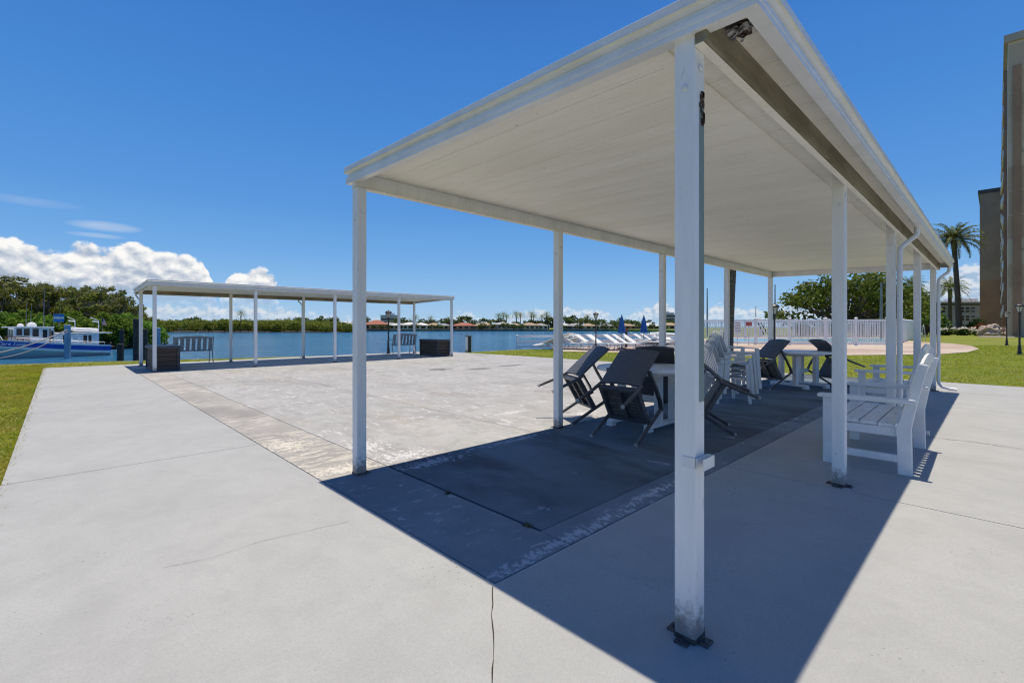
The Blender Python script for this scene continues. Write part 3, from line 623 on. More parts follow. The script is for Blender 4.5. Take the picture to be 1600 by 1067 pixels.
# the ragged hole in the soffit at the near corner
m = MB(); c = Vector((RX0 + .235, RY0 + .15, ceil(RY0 + .15) - .012)); r = random.Random(12)
star = [(c.x + math.cos(a) * q * 1.15, c.y + math.sin(a) * q, c.z - .0) for a, q in ((0.2, .055), (.9, .042), (1.5, .062), (2.1, .045), (2.8, .066), (3.5, .045), (4.1, .05), (4.6, .085), (5.2, .046), (5.8, .064))]
m.prism(star, (0, 0, -.004), mi=0)
m.prism([(c.x + (x_ - c.x) * .8, c.y + (y_ - c.y) * .8, c.z + .0001) for x_, y_, z_ in star], (0, 0, .011), mi=0)
for k in range(22):
    a = r.uniform(0, 6.28); q = r.uniform(.006, .05); p0 = Vector((c.x + math.cos(a) * q, c.y + math.sin(a) * q, c.z - .004)); a2 = r.uniform(0, 6.28); l = r.uniform(.02, .05)
    d_ = Vector((math.cos(a2), math.sin(a2), 0)); s_ = Vector((-d_.y, d_.x, 0)) * r.uniform(.008, .02)
    m.add([p0 - s_, p0 + s_, p0 + d_ * l + s_ * .4 - Vector((0, 0, r.uniform(.005, .03))), p0 + d_ * l * .8 - s_ * .7 - Vector((0, 0, r.uniform(.003, .02)))], [(0, 1, 2, 3)], 1)
m.xf(T).build('torn_soffit_patch', ['rust', 'torn'], near)
# ---------------------------------------------------------------- tipped black armchairs
def make_chair():
    t = thing('wicker_armchair', 'black chair', 'chair', group='black wicker armchairs tipped against the round tables')
    th = R_(60); W = .285
    Rm = Matrix.Rotation(-th, 4, 'X')          # tip forward about the front feet
    def P(m, n, mat, par, **k): return m.xf(Rm).build(n, mat, par, **k)
    # backrest: woven panel, slightly bowed, with a rim
    def panel(x0, x1, f, n, thick):
        m = MB(); N = 6
        pts = []
        for i in range(N + 1):
            for j in range(5):
                x = x0 + (x1 - x0) * j / 4; v = i / N; y, z = f(v, (j - 2) / 2); pts.append((x, y, z))
        vs = pts + [(x, y - thick * .97, z - thick * .25) for x, y, z in pts]; fs = []; o = len(pts)
        for i in range(N):
            for j in range(4):
                a = i * 5 + j; fs.append((a, a + 1, a + 6, a + 5)); fs.append((o + a, o + a + 5, o + a + 6, o + a + 1))
        for i in range(N): a = i * 5; fs += [(a, a + 5, o + a + 5, o + a), (a + 4, o + a + 4, o + a + 9, a + 9)]
        for j in range(4): a = j; fs += [(a, o + a, o + a + 1, a + 1), (N * 5 + a, N * 5 + a + 1, o + N * 5 + a + 1, o + N * 5 + a)]
        return m.add(vs, fs)
    bk = panel(-.25, .25, lambda v, u: (-.44 - .12 * v - .022 * (1 - u * u) + .02 * v * v, .43 + .53 * v + .010 * (1 - u * u) * (v > .9)), 6, .024)
    P(bk, 'backrest', 'wicker', t, smooth=False)
    m = MB()
    m.box(-.245, .245, -.435, -.01, .405, .43)
    se = P(m, 'seat', 'wicker', t, bev=.006)
    m = MB()
    for y0, y1 in ((-.44, -.40), (-.04, 0.0)): m.box(-.25, .25, y0, y1, .36, .4045)
    for x0, x1 in ((-.25, -.21), (.21, .25), (-.02, .02)): m.box(x0, x1, -.3995, -.0405, .362, .4045)
    P(m, 'seat_frame', 'alu_dark', t, bev=.004)
    m = MB(); r = random.Random(3)
    for k in range(8):
        for s_ in (-1, 1):
            x0 = s_ * .025 if s_ > 0 else -.205; y = -.39 + k * .044 + r.uniform(-.006, .006)
            m.add([(x0, y, .399 + r.uniform(-.02, 0)), (x0 + .18, y + r.uniform(-.02, .02), .399 + r.uniform(-.02, 0)), (x0 + .18, y + .016, .3985), (x0, y + .016, .3985)], [(0, 1, 2, 3)])
    P(m, 'seat_webbing', 'debris2', se)
    for s_ in (-1, 1):
        for front in (True, False):
            m = MB()
            if front: m.tube([(s_ * W, 0, .012), (s_ * W * .98, -.005, .35), (s_ * W * .97, -.005, .632)], [.019, .022, .022], 6); foot = (s_ * W, 0, 0)
            else: m.tube([(s_ * W, -.50, .012), (s_ * (W - .02), -.455, .30), (s_ * (W - .03), -.445, .46)], [.017, .021, .021], 6); foot = (s_ * W, -.50, 0)
            lg = P(m, 'leg', 'alu_dark', t)
            m = MB(); m.lathe([(.017, 0), (.022, .002), (.022, .022), (.0195, .024)], 8, foot); P(m, 'foot_cap', 'glide', lg)
        m = MB(); pth = [(s_ * W * .97, .012, .636), (s_ * W, -.10, .652), (s_ * W, -.28, .648), (s_ * (W - .01), -.40, .648), (s_ * (W - .022), -.50, .655)]
        for a, c in zip(pth[:-1], pth[1:]): m.bar(a, c, .046, .024)
        P(m, 'armrest', 'alu_dark', t)
    return t
M['debris2'] = plain('worn_webbing', (.34, .32, .28), (.07, .07, .07), 30, .8)
chair = make_chair()
spots = [((4.31, 2.90), -90, 'black wicker armchair tipped with seat underside towards the big near corner post'),
         ((4.80, 4.00), -119, 'black wicker armchair tipped against round table beside the sunlit court edge'),
         ((6.32, 3.46), 114, 'black wicker armchair behind the nearer round table, only its backrest showing above it'),
         ((5.85, 2.22), 28, 'black wicker armchair half hidden behind the near corner post, feet pointing at the benches'),
         ((10.18, 3.36), -117, 'black wicker armchair tipped against the farther table beside the stacked white chairs'),
         ((11.72, 2.24), 49, 'black wicker armchair at the farther table leaning beside the post by the bench')]
for i, ((x, y), rz, lb) in enumerate(spots):
    if i == 0: chair.location = (x, y, 0); chair.rotation_euler = (0, 0, R_(rz)); chair['label'] = lb
    else: again(chair, (x, y, 0), R_(rz), lb)

# ---------------------------------------------------------------- round tables
def make_table(label):
    t = thing('round_table', label, 'table', group='white round tables under the shelter')
    m = MB(); m.lathe([(.56, .695), (.615, .697), (.622, .705), (.622, .728), (.612, .738), (.0, .738)], 40); m.build('tabletop', 'polywood', t, smooth=False)
    m = MB(); m.lathe([(.40, .655), (.43, .655), (.43, .6948), (.40, .6948)], 24); m.build('apron', 'polywood', t)
    for y in (-.26, .26):
        m = MB(); m.box(-.44, .44, y - .045, y + .045, .035, .085)
        for x in (-.40, .40): m.box(x - .05, x + .05, y - .046, y + .046, 0, .0345)
        m.build('foot', 'polywood', t, bev=.012)
        for x in (-.16, .19):
            m = MB(); m.box(x - .045, x + .045, y - .04, y + .04, .0855, .6545); m.build('leg', 'polywood', t, bev=.006)
    m = MB(); m.box(-.03, .03, -.219, .219, .30, .37); m.build('stretcher', 'polywood', t)
    return t
tb = make_table('white round table with black chairs tipped around it, nearer to the tall corner post')
tb.location = (5.42, 3.13, 0)
again(tb, (11.05, 2.86, 0), R_(62), 'white round table farther under the shelter, behind the pile of white chairs')

# ---------------------------------------------------------------- stacked white plastic chairs
def make_plastic():
    t = thing('plastic_chair', 'white', 'chair', group='white plastic armchairs in one stack')
    # local: faces +y
    m = MB(); N = 7
    for i in range(N):
        x = -.21 + .42 * i / (N - 1)
        pts = [(x, -.20 - .012 * (1 - (x / .21) ** 2), .45), (x * 1.03, -.235, .60), (x * 1.02, -.285, .76), (x * .98, -.33, .86)]
        for a, c in zip(pts[:-1], pts[1:]): m.bar(a, c, .046, .010, up=(0, 1, .3))
    for k in range(8):
        x0 = -.225 + .45 * k / 8; x1 = x0 + .45 / 8; z = lambda x: .885 - .12 * (x / .225) ** 4
        m.add([(x0, -.325, .84), (x1, -.325, .84), (x1, -.345, z(x1)), (x0, -.345, z(x0)), (x0, -.337, .838), (x1, -.337, .838), (x1, -.357, z(x1)), (x0, -.357, z(x0))], [(0, 1, 2, 3), (7, 6, 5, 4), (3, 2, 6, 7), (0, 4, 5, 1)])
    m.build('backrest', 'plastic', t)
    m = MB(); m.box(-.225, .225, -.215, .235, .408, .422); m.box(-.235, .235, .2, .245, .36, .4075); m.build('seat', 'plastic', t, bev=.006)
    for s_ in (-1, 1):
        m = MB()
        for a, c in zip([(s_ * .25, .25, .645), (s_ * .265, .05, .66), (s_ * .255, -.18, .652)], [(s_ * .265, .05, .66), (s_ * .255, -.18, .652), (s_ * .225, -.262, .655)]): m.bar(a, c, .05, .018)
        m.build('armrest', 'plastic', t, bev=.004)
        for yy, top in ((.235, .645), (-.21, .64)):
            m = MB(); y2 = yy + (.035 if yy > 0 else -.05)
            m.add([(s_ * .262, y2 - .022, 0), (s_ * .30, y2 - .022, 0), (s_ * .30, y2 + .022, 0), (s_ * .262, y2 + .022, 0), (s_ * .228, yy - .03, top), (s_ * .262, yy - .03, top), (s_ * .262, yy + .03, top), (s_ * .228, yy + .03, top)],
                  [(3, 2, 1, 0), (4, 5, 6, 7), (0, 1, 5, 4), (1, 2, 6, 5), (2, 3, 7, 6), (3, 0, 4, 7)])
            m.build('leg', 'plastic', t, bev=.004)
    return t
pc = make_plastic(); base = Vector((8.02, 3.16, 0)); fwd = Vector((.72, -.69, 0)); rz = R_(-134)
lbl = ['white plastic armchair at the bottom of the stack under the shelter', 'white plastic armchair second from the floor in the stack', 'white plastic armchair third from the floor in the stack', 'white plastic armchair on top of the stack under the shelter']
for k in range(4):
    loc = base + fwd * .055 * k + Vector((0, 0, .082 * k))
    if k == 0: pc.location = loc; pc.rotation_euler = (0, 0, rz); pc['label'] = lbl[0]
    else: again(pc, loc, rz + R_(1.2) * (-1) ** k, lbl[k])

# ---------------------------------------------------------------- white garden benches
def make_bench(label):
    t = thing('garden_bench', label, 'bench', group='white garden benches by the shelter posts')
    L = 1.27
    for x in (0, L):
        for fr in (True, False):
            m = MB(); o = .0 if x == 0 else -.04
            if fr: m.box(x + o, x + o + .04, .50, .585, 0, .598)
            else:
                pr = [(-.05, 0), (.045, 0), (.055, .40), (.02, .50), (-.02, .62), (-.09, .94), (-.15, .93), (-.075, .58), (-.045, .40)]
                m.prism([(x + o, y, z) for y, z in pr], (.04, 0, 0))
            m.build('leg', 'polywood', t, bev=.005)
        m = MB(); o = -.022 if x == 0 else -.062; m.prism([(x + o, -.075, .60), (x + o, .56, .60), (x + o, .615, .60), (x + o, .63, .612), (x + o, .62, .634), (x + o, .30, .640), (x + o, -.075, .640)], (.084, 0, 0))
        m.build('armrest', 'polywood', t, bev=.006)
        m = MB(); o = .003 if x == 0 else -.037; m.box(x + o, x + o + .034, .047, .499, .10, .16); m.build('stretcher', 'polywood', t, bev=.004)
        m = MB(); o = .041 if x == 0 else -.078; m.box(x + o, x + o + .036, .06, .54, .31, .385); m.build('seat_rail', 'polywood', t, bev=.003)
    m = MB()
    for k in range(4): y0 = .065 + k * .128; m.box(.044, L - .044, y0, y0 + .118, .387 + .004 * k, .415 + .004 * k)
    for k in range(4):
        for x in (.09, L - .09, L / 2): m.lathe([(.007, .4152 + .004 * k), (.007, .4165 + .004 * k)], 6, (x, .125 + k * .128, 0), 1)
    m.build('seat', ['polywood', 'dark_steel'], t, bev=.004)
    m = MB(); m.box(.0405, L - .0405, .545, .578, .295, .383); m.build('apron', 'polywood', t, bev=.003)
    m = MB(); m.box(L / 2 - .03, L / 2 + .03, .09, .53, .30, .384); m.build('centre_brace', 'polywood', t)
    bk = MB(); bk.bar((.0405, .045, .46), (L - .0405, .045, .46), .022, .075, up=(0, -.22, 1)); bk.bar((.0405, -.085, .885), (L - .0405, -.085, .885), .024, .085, up=(0, -.22, 1))
    n = 11
    for k in range(n):
        x = .085 + (L - .17) * k / (n - 1); bk.bar((x, .036, .497), (x, -.073, .842), .072, .018, up=(0, 1, .2))
    bk.build('backrest', 'polywood', t, bev=.003)
    m = MB()
    m.prism([(.02 + (L - .04) * k / 12, -.111 - .007, .945 + .055 * math.sin(math.pi * k / 12)) for k in range(13)] + [(L - .02, -.112, .90), (.02, -.112, .90)], (0, .022, 0)); m.build('crest_rail', 'polywood', t, bev=.003)
    return t
bn = make_bench('white garden bench with armrests between the second and third shelter posts'); bn.location = (5.10, .54, 0); bn.rotation_euler = (0, 0, R_(.8))
again(bn, (8.22, .80, 0), R_(.5), 'white garden bench farther along the shelter, behind the first bench')

# ---------------------------------------------------------------- deck boxes, grey benches, lamps, pilings
def make_box(label):
    t = thing('deck_box', label, 'storage box', group='storage boxes at the ends of the far shelter'); X, Y = .64, 1.36
    m = MB(); m.box(.03, X - .03, .03, Y - .03, .04, .62); m.build('panel', 'plank', t)
    for x in (0, X - .075):
        for y in (0, Y - .075): m = MB(); m.box(x, x + .075, y, y + .075, 0, .625); m.build('corner_post', 'box_frame', t, bev=.01)
    m = MB(); m.box(.076, X - .076, .012, Y - .012, .0, .075); m.box(.012, X - .012, .076, Y - .076, .0, .073); m.build('plinth', 'box_frame', t)
    m = MB(); m.box(-.02, X + .02, -.02, Y + .02, .626, .665); m.box(-.005, X + .005, -.005, Y + .005, .6655, .70); m.build('lid', 'box_lid', t, bev=.012)
    return t
bx = make_box('brown plank storage box with slate lid under the end of far shelter near the boat'); bx.location = (1.86, 16.22, 0)
again(bx, (11.30, 16.13, 0), 0, 'brown plank storage box at the far shelter corner post beside the open court')
def make_gbench(label):
    t = thing('metal_bench', label, 'bench', group='grey metal benches facing the water'); L = 1.14
    m = MB(); n = 7
    for k in range(n): x = .10 + (L - .2) * k / (n - 1); m.bar((x, -.02, .47), (x, -.11, .85), .105, .008, up=(0, 1, .2))
    m.build('backrest', 'grey_bench', t)
    m = MB(); m.tube([(.02, .0, .46), (L - .02, .0, .46)], .014, 6); m.prism([(.03, -.125, .845), (L - .03, -.125, .845), (L - .03, -.13, .89), (L - .22, -.135, .915), (L - .36, -.137, .935), (.36, -.137, .935), (.22, -.135, .915), (.03, -.13, .89)], (0, .02, 0)); m.build('crest_rail', 'grey_bench', t)
    m = MB()
    for k in range(7): y = .03 + k * .066; m.box(.03, L - .03, y, y + .052, .425, .435)
    m.build('seat', 'grey_bench', t)
    for x in (.02, L - .02):
        m = MB(); m.tube([(x, -.14, .92), (x, -.06, .66), (x, .0, .44), (x, -.02, .30), (x, -.10, .012)], .015, 6); m.build('leg', 'grey_bench', t)
        m = MB(); m.tube([(x, .50, .012), (x, .46, .25), (x, .47, .44), (x, .49, .60), (x, .42, .655)], .015, 6); m.build('leg', 'grey_bench', t)
        m = MB(); m.tube([(x, .44, .65), (x, .2, .66), (x, -.055, .655)], .016, 6); m.build('armrest', 'grey_bench', t)
    return t
gb = make_gbench('grey slat back metal bench beside the storage box and boat'); gb.location = (2.62, 18.42, 0)
again(gb, (10.25, 18.0, 0), R_(-3), 'grey slat back metal bench in front of the lamp post by the water')

def make_lamp(label, H=2.0):
    t = thing('lamp_post', label, 'lamp post', group='black garden lamp posts')
    m = MB(); m.lathe([(.085, 0), (.085, .04), (.06, .07), (.05, .30), (.04, .33), (.034, .36), (.03, H - .44), (.045, H - .42), (.03, H - .39), (.04, H - .36), (.075, H - .35)], 12); m.build('pole', 'black', t)
    m = MB(); m.lathe([(.06, H - .349), (.115, H - .15), (.11, H - .13), (.02, H - .125)], 6); ln = m.build('lamp_glass', 'lamp_glass', t)
    m = MB()
    for k in range(6):
        a = 6.2832 * k / 6; c_, s_ = math.cos(a), math.sin(a); m.tube([(c_ * .064, s_ * .064, H - .35), (c_ * .121, s_ * .121, H - .14)], .008, 4)
    m.build('lantern_frame', 'black', ln)
    m = MB(); m.lathe([(.15, H - .135), (.155, H - .12), (.14, H - .085), (.09, H - .045), (.03, H - .03), (.025, H - .01), (.012, H), (.002, H + .012)], 12); m.build('lamp_cap', 'black', t)
    return t
lp_ = make_lamp('black lamp post with glass lantern behind the grey bench under far shelter'); lp_.location = at(607, 21.6)
for px_, d_, s_, lb in ((931, 24.6, 1.0, 'black lamp post with lantern on the lawn in front of the white loungers'), (1210, 15.2, 1.0, 'black lamp post with lantern just outside the shelter near the pool fence'),
                       (1593, 21.2, 1.15, 'taller looking black lamp post with lantern at the picture edge by the tan building'), (1573, 31, 1.12, 'black lamp post with lantern near the coral stones by tan building')):
    again(lp_, at(px_, d_), 0, lb, s_)
def piling(px_, d_, z1, r_, mat, label, grp='mooring pilings'):
    t = at(px_, d_); m = MB(); m.lathe([(r_ * 1.04, -2.2), (r_ * 1.02, WATER + .3), (r_, z1 - .06), (r_ * .98, z1 - .02), (r_ * .8, z1)], 14)
    o = m.build('mooring_piling', mat, loc=(t.x, t.y, 0)); return tag(o, label, 'piling', grp)
piling(105.5, 31.4, 1.36, .17, 'blue_wrap', 'blue wrapped mooring piling with rope in front of the boat cabin')
piling(188, 22.6, .42, .13, 'piling', 'short dark mooring piling standing off the boat stern')
piling(212.5, 22.2, 1.62, .115, 'piling', 'tall black mooring piling just behind the far shelter corner post')
piling(226, 29, 1.1, .16, 'piling', 'dark mooring piling between the two end posts of the far shelter')
piling(190.5, 40, 1.0, .16, 'piling', 'thin distant dark piling behind the boat stern against the mangroves')
piling(246, 33, 1.15, .17, 'blue_wrap', 'pale blue mooring piling beside the far shelter post over the storage box')
c = at(732, 23.0)
t = thing('dock_post', 'short black and white post at the water edge beyond the court', 'post', (c.x, c.y, -.02))
m = MB(); m.box(-.10, .10, -.10, .10, 0, .78); m.build('post_core', 'black', t, bev=.01)
m = MB(); m.box(-.135, -.1005, -.09, .09, 0, .76); m.box(.1005, .135, -.09, .09, 0, .76); m.build('white_rail', 'white_paint', t)
m = MB(); m.box(-.14, .14, -.11, .11, .7805, .83); m.build('post_cap', 'seawall', t)
# ---------------------------------------------------------------- pool side: railing, loungers, umbrellas, fence, signs
def railing():
    a, b_, c = at(808, 26.6, 0), at(930, 27.9, 0), at(1062, 30.5, 0)
    t = thing('white_railing', 'low white two rail fence along the water behind the loungers', 'railing', a)
    L = [a - a, b_ - a, c - a]
    for p, q in zip(L[:-1], L[1:]):
        n = max(1, round((q - p).length / 2.3))
        for k in range(n + (1 if q is L[-1] else 0)):
            s_ = p + (q - p) * (k / n); m = MB(); m.box(s_.x - .055, s_.x + .055, s_.y - .055, s_.y + .055, 0, .74); m.lathe([(.085, .74), (.085, .755), (.01, .79)], 4, (s_.x, s_.y, 0)); m.build('post', 'vinyl', t)
    for z, hh in ((.10, .09), (.38, .15), (.68, .15)):
        m = MB()
        for p, q in zip(L[:-1], L[1:]): m.bar(p + Vector((0, 0, z)), q + Vector((0, 0, z)), .09, hh)
        m.build('rail', 'vinyl', t)
railing()
def make_lounger():
    t = thing('pool_lounger', 'x', 'sun lounger', group='white sling loungers in a row by the water')
    # head at y=0, feet at y=1.9
    m = MB(); B0, H0 = .75, .36; bx_, bz = .06, .80
    m.add([(-.30, B0, H0), (.30, B0, H0), (.30, bx_, bz), (-.30, bx_, bz), (-.30, B0 + .012, H0 + .02), (.30, B0 + .012, H0 + .02), (.30, bx_ + .018, bz + .012), (-.30, bx_ + .018, bz + .012)], [(0, 1, 2, 3), (7, 6, 5, 4), (0, 4, 5, 1), (2, 6, 7, 3), (1, 5, 6, 2), (0, 3, 7, 4)])
    m.build('back_sling', 'sling', t)
    m = MB(); m.box(-.30, .30, .77, 1.88, .35, .365); m.build('seat_sling', 'sling', t)
    m = MB()
    for s_ in (-1, 1):
        m.tube([(s_ * .325, 1.93, .355), (s_ * .325, .1, .355)], .02, 6); m.tube([(s_ * .325, .745, .36), (s_ * .325, .045, .815)], .02, 6)
    m.tube([(-.325, .045, .815), (.325, .045, .815)], .02, 6); m.tube([(-.325, 1.93, .355), (.325, 1.93, .355)], .02, 6)
    m.tube([(-.25, .1, .36), (-.25, .32, .60)], .014, 6); m.tube([(.25, .1, .36), (.25, .32, .60)], .014, 6)
    m.build('frame', 'white_metal', t)
    for y in (.28, 1.65):
        for s_ in (-1, 1): m = MB(); m.tube([(s_ * .325, y, .35), (s_ * .335, y + (.12 if y > 1 else -.12), 0)], .02, 6); m.build('leg', 'white_metal', t)
    return t
lo = make_lounger()
spots = [(873, 26.0, 'white lounger just right of the second long side post, beside the heaped ones'), (887, 26.6, 'white lounger second from the second long side post'), (899, 25.6, 'white lounger with broad raised back left of the lamp post'), (918, 25.4, 'white lounger with raised back directly behind the lamp post'),
         (944, 25.4, 'white lounger first to the right of the lamp post'), (957, 25.9, 'white lounger between lamp post and nearer blue umbrella'), (971, 26.4, 'white lounger standing under the folded blue umbrella on the left'),
         (990, 27.4, 'white lounger between the two folded blue umbrellas'), (1001, 28.0, 'white lounger at the foot of the folded blue umbrella on the right'), (1018, 27.0, 'white lounger with raised back behind the heap of stacked loungers')]
def face(px_, off=0): return YAW - R_(90) - R_(90) + off      # turns local +y towards the picture's right
for i, (px_, d_, lb) in enumerate(spots):
    rz = YAW - R_(180) + R_(-32 + (i * 37 % 11) - 5)
    if i == 0: lo.location = at(px_, d_); lo.rotation_euler = (0, 0, rz); lo['label'] = lb
    else: again(lo, at(px_, d_), rz, lb)
# loungers stacked away in two heaps: folded flat and leaning on each other
def make_folded():
    t = thing('stacked_lounger', 'x', 'sun lounger', group='white loungers stacked away in heaps')
    m = MB(); m.box(-.28, .28, .03, 1.85, .205, .215); m.build('sling', 'sling', t)
    m = MB()
    for s_ in (-1, 1): m.tube([(s_ * .31, 0, .21), (s_ * .31, 1.9, .21)], .03, 6)
    m.tube([(-.31, 0, .21), (.31, 0, .21)], .022, 6); m.tube([(-.31, 1.9, .21), (.31, 1.9, .21)], .022, 6)
    m.build('frame', 'white_metal', t)
    for y in (.25, 1.6):
        for s_ in (-1, 1): m = MB(); m.tube([(s_ * .31, y, .20), (s_ * .33, y + .1, .0)], .02, 6); m.build('leg', 'white_metal', t)
    return t
fo = make_folded(); r = random.Random(8); first = True
for name, px0, d0, n, rise in (('left', 846, 25.8, 6, .115), ('right', 1024, 25.2, 7, .115), ('third', 1050, 25.8, 5, .11), ('fourth', 1000, 25.0, 4, .11)):
    for k in range(n):
        where = {'left': 'heap beside the second long side post', 'right': 'heap beside the far umbrella', 'third': 'heap nearest the tall near post', 'fourth': 'low heap under the far umbrella'}[name]
        lb = 'white folded lounger, ' + ('bottom one', 'second from the ground', 'third from the ground', 'fourth from the ground', 'fifth from the ground', 'sixth from the ground', 'topmost one')[6 if k == n - 1 else k] + ' in the ' + where
        p = at(px0 + r.uniform(-3, 3), d0 + r.uniform(-.2, .2), .02 + k * rise)
        rz = YAW - R_(180) + r.uniform(-.5, .5) + (.9 if k % 2 else -.6); tilt = r.uniform(-.06, .06)
        if name in ('left', 'third'): tilt = r.uniform(.16, .36); p = at(px0 - 8 + 4 * k + r.uniform(-3, 3), d0 + .12 * k, .0 + .03 * k); rz = YAW - R_(180) + (r.uniform(-.5, .3) if name == 'left' else r.uniform(-.6, 2.2))
        if first: o = fo; first = False; o.location = p; o['label'] = lb
        else: o = again(fo, p, rz, lb)
        o.location = p; o.rotation_euler = (tilt if k or name in ('left', 'third') else 0, r.uniform(-.05, .05) if k else 0, rz)
def umbrella(px_, d_, label, first=None):
    t = thing('folded_umbrella', label, 'umbrella', at(px_, d_), 0, 'folded blue umbrellas by the loungers')
    m = MB(); m.lathe([(.24, 0), (.24, .06), (.05, .09), (.03, .12), (.022, .15), (.022, 2.02)], 10); m.build('pole', 'black', t)
    m = MB(); n = 16; prof = [(.16, .98), (.185, 1.05), (.15, 1.35), (.115, 1.70), (.065, 1.95), (.02, 2.05)]
    vs = []
    for i, (r_, z) in enumerate(prof):
        for k in range(n):
            q = r_ * (1 + .28 * (1 if k % 2 else -1) * (1 - i / 6)); a = 6.2832 * k / n + i * .12; vs.append((q * math.cos(a), q * math.sin(a), z))
    fs = [(i * n + k, i * n + (k + 1) % n, (i + 1) * n + (k + 1) % n, (i + 1) * n + k) for i in range(len(prof) - 1) for k in range(n)]
    m.add(vs, fs); m.build('canopy', 'blue_canvas', t)
    m = MB(); m.lathe([(.03, 2.04), (.04, 2.08), (.01, 2.13)], 8); m.build('finial', 'blue_canvas', t)
    return t
umbrella(971.5, 26.2, 'folded blue umbrella nearer to the lamp post').scale = (.95, .95, .90)
umbrella(1006, 27.2, 'folded blue umbrella nearer to the shelter post').scale = (.95, .95, .90)
c = at(978.5, 28.4); t = thing('dock_pedestal', 'small rust red topped post at the water between the umbrellas', 'post', (c.x, c.y, 0))
m = MB(); m.box(-.05, .05, -.05, .05, 0, .95); m.build('post', 'piling', t); m = MB(); m.box(-.11, .11, -.08, .08, .951, 1.12); m.build('head_box', 'roof_red', t, bev=.01)

def fence(pts, H, label, gap=.135, bay=2.4, mats='vinyl', solid=False, fill=.62):
    P = [Vector((p.x, p.y, 0)) for p in pts]; o0 = P[0].copy()
    t = thing('picket_fence', label, 'fence', o0, 0, 'white picket fences round the pool'); P = [p - o0 for p in P]
    for si, (p, q) in enumerate(zip(P[:-1], P[1:])):
        L = (q - p).length; n = max(1, round(L / bay)); d = (q - p) / L
        for k in range(n + (1 if si == len(P) - 2 else 0)):
            s_ = p + (q - p) * (k / n); m = MB(); m.box(s_.x - .07, s_.x + .07, s_.y - .07, s_.y + .07, 0, H + .06); m.lathe([(.11, H + .06), (.11, H + .085), (.01, H + .14)], 4, (s_.x, s_.y, 0)); m.build('post', mats, t)
        for k in range(n):
            a, b_ = p + (q - p) * (k / n), p + (q - p) * ((k + 1) / n); m = MB(); up = Vector((0, 0, 1))
            for z in (.12, H - .07): m.bar(a + d * .07 + up * z, b_ - d * .07 + up * z, .045, .12)
            c_ = int((b_ - a).length / gap)
            for i in range(1, c_):
                s_ = a + (b_ - a) * (i / c_); m.bar(s_ + up * .18, s_ + up * (H - .13), gap * (.99 if solid else fill), .02, up=(d.x, d.y, 0))
            m.build('picket_panel', mats, t)
    return t
fence([at(1097, 33.5), at(1180, 32.2), at(1290, 31.0), at(1386, 30.4)], 1.72, 'white picket fence along the near side of the pool')
fence([at(1392, 30.5), at(1412, 38), at(1432, 50)], 1.72, 'white picket fence running away at the right end of the pool', solid=True)
fence([at(1090, 52), at(1240, 51.5), at(1395, 51)], 1.75, 'white picket fence on the far side of the pool', gap=.16, fill=.82)
# signs on the pool fence
def sign(px_, d_, w_, h_, z0, label, mat, lines, post):
    c = at(px_, d_); t = thing('pool_sign', label, 'sign', (c.x, c.y, 0), YAW - R_(90))
    m = MB(); m.box(-w_ / 2, w_ / 2, -.02, 0, z0, z0 + h_); m.build('sign_board', mat, t)
    m = MB()
    r = random.Random(int(px_))
    for k in range(lines):
        z = z0 + h_ * (1 - (k + .8) / (lines + .8)); l = w_ * r.uniform(.28, .42); m.box(-l, l, -.025, -.0202, z - h_ * .018, z + h_ * .018)
    m.build('sign_text', 'sign_text', t)
    if post: m = MB(); m.box(-.03, .03, .0005, .05, 0, z0 + h_ * .9); m.build('sign_post', 'white_metal', t)
sign(1152.5, 32.2, .50, .85, .72, 'white pool rules sign with lines of small print on the picket fence', 'hull_white', 7, True)
sign(1170, 32.0, .42, .28, 1.28, 'small red and white notice board on the pool fence', 'flag_red', 2, True)
# pool handrail hoops
def hoop(px_, d_, H, L, label, rz):
    c = at(px_, d_); t = thing('pool_handrail', label, 'handrail', (c.x, c.y, 0), rz)
    for s_ in (-.25, .25):
        m = MB(); m.tube([(0, s_, 0), (0, s_, H * .7), (.06, s_, H * .93), (.16, s_, H), (L * .7, s_, H * .8), (L, s_, H * .35), (L + .05, s_, 0)], .024, 6); m.build('rail', 'white_metal', t)
hoop(1118, 30.5, .95, .9, 'white bent pool handrail behind the stacked chairs', YAW - R_(70))
hoop(1436, 40, 1.35, .5, 'pale bent pool handrail between the end posts of the shelter', YAW - R_(60))
# slide or lift chair by the pool
c = at(1181, 33.6); t = thing('pool_lift', 'white pool lift chair behind the fence beside the sign', 'pool lift', (c.x, c.y, 0), YAW - R_(90))
m = MB(); m.tube([(0, 0, 0), (0, 0, 1.55), (.1, 0, 1.8), (.35, 0, 1.85)], .06, 8); m.build('mast', 'white_metal', t)
m = MB(); m.bar((.1, -.1, 1.5), (.55, -.1, .62), .07, .05); m.bar((.32, -.1, 1.5), (.75, -.1, .75), .07, .05); m.build('arm', 'black', t)
m = MB(); m.box(.35, .8, -.25, .2, .5, .56); m.box(.30, .349, -.25, .2, .5, 1.1); m.build('seat', 'white_metal', t, bev=.02)
def pole(px_, d_, z1, r_, mat, name, label, cat, lean=0):
    c = at(px_, d_); m = MB(); m.tube([(0, 0, 0), (lean * .5, 0, z1 * .5), (lean, 0, z1)], [r_, r_ * .9, r_ * .6], 8); o = m.build(name, mat, loc=(c.x, c.y, -.02)); return tag(o, label, cat)
pole(1105, 58, 6.0, .10, 'seawall', 'mast', 'thin grey mast beside the tall near post, above the pool fence', 'mast')
pole(1181, 70, 4.3, .07, 'seawall', 'mast', 'very thin mast above the red pool notice', 'mast')
pole(1211, 55, 6.2, .09, 'seawall', 'mast', 'thin grey mast rising behind the lamp post by the pool', 'mast')
pole(1377, 50, 5.9, .16, 'seawall', 'utility_pole', 'pale grey pole in front of the big tree', 'pole')

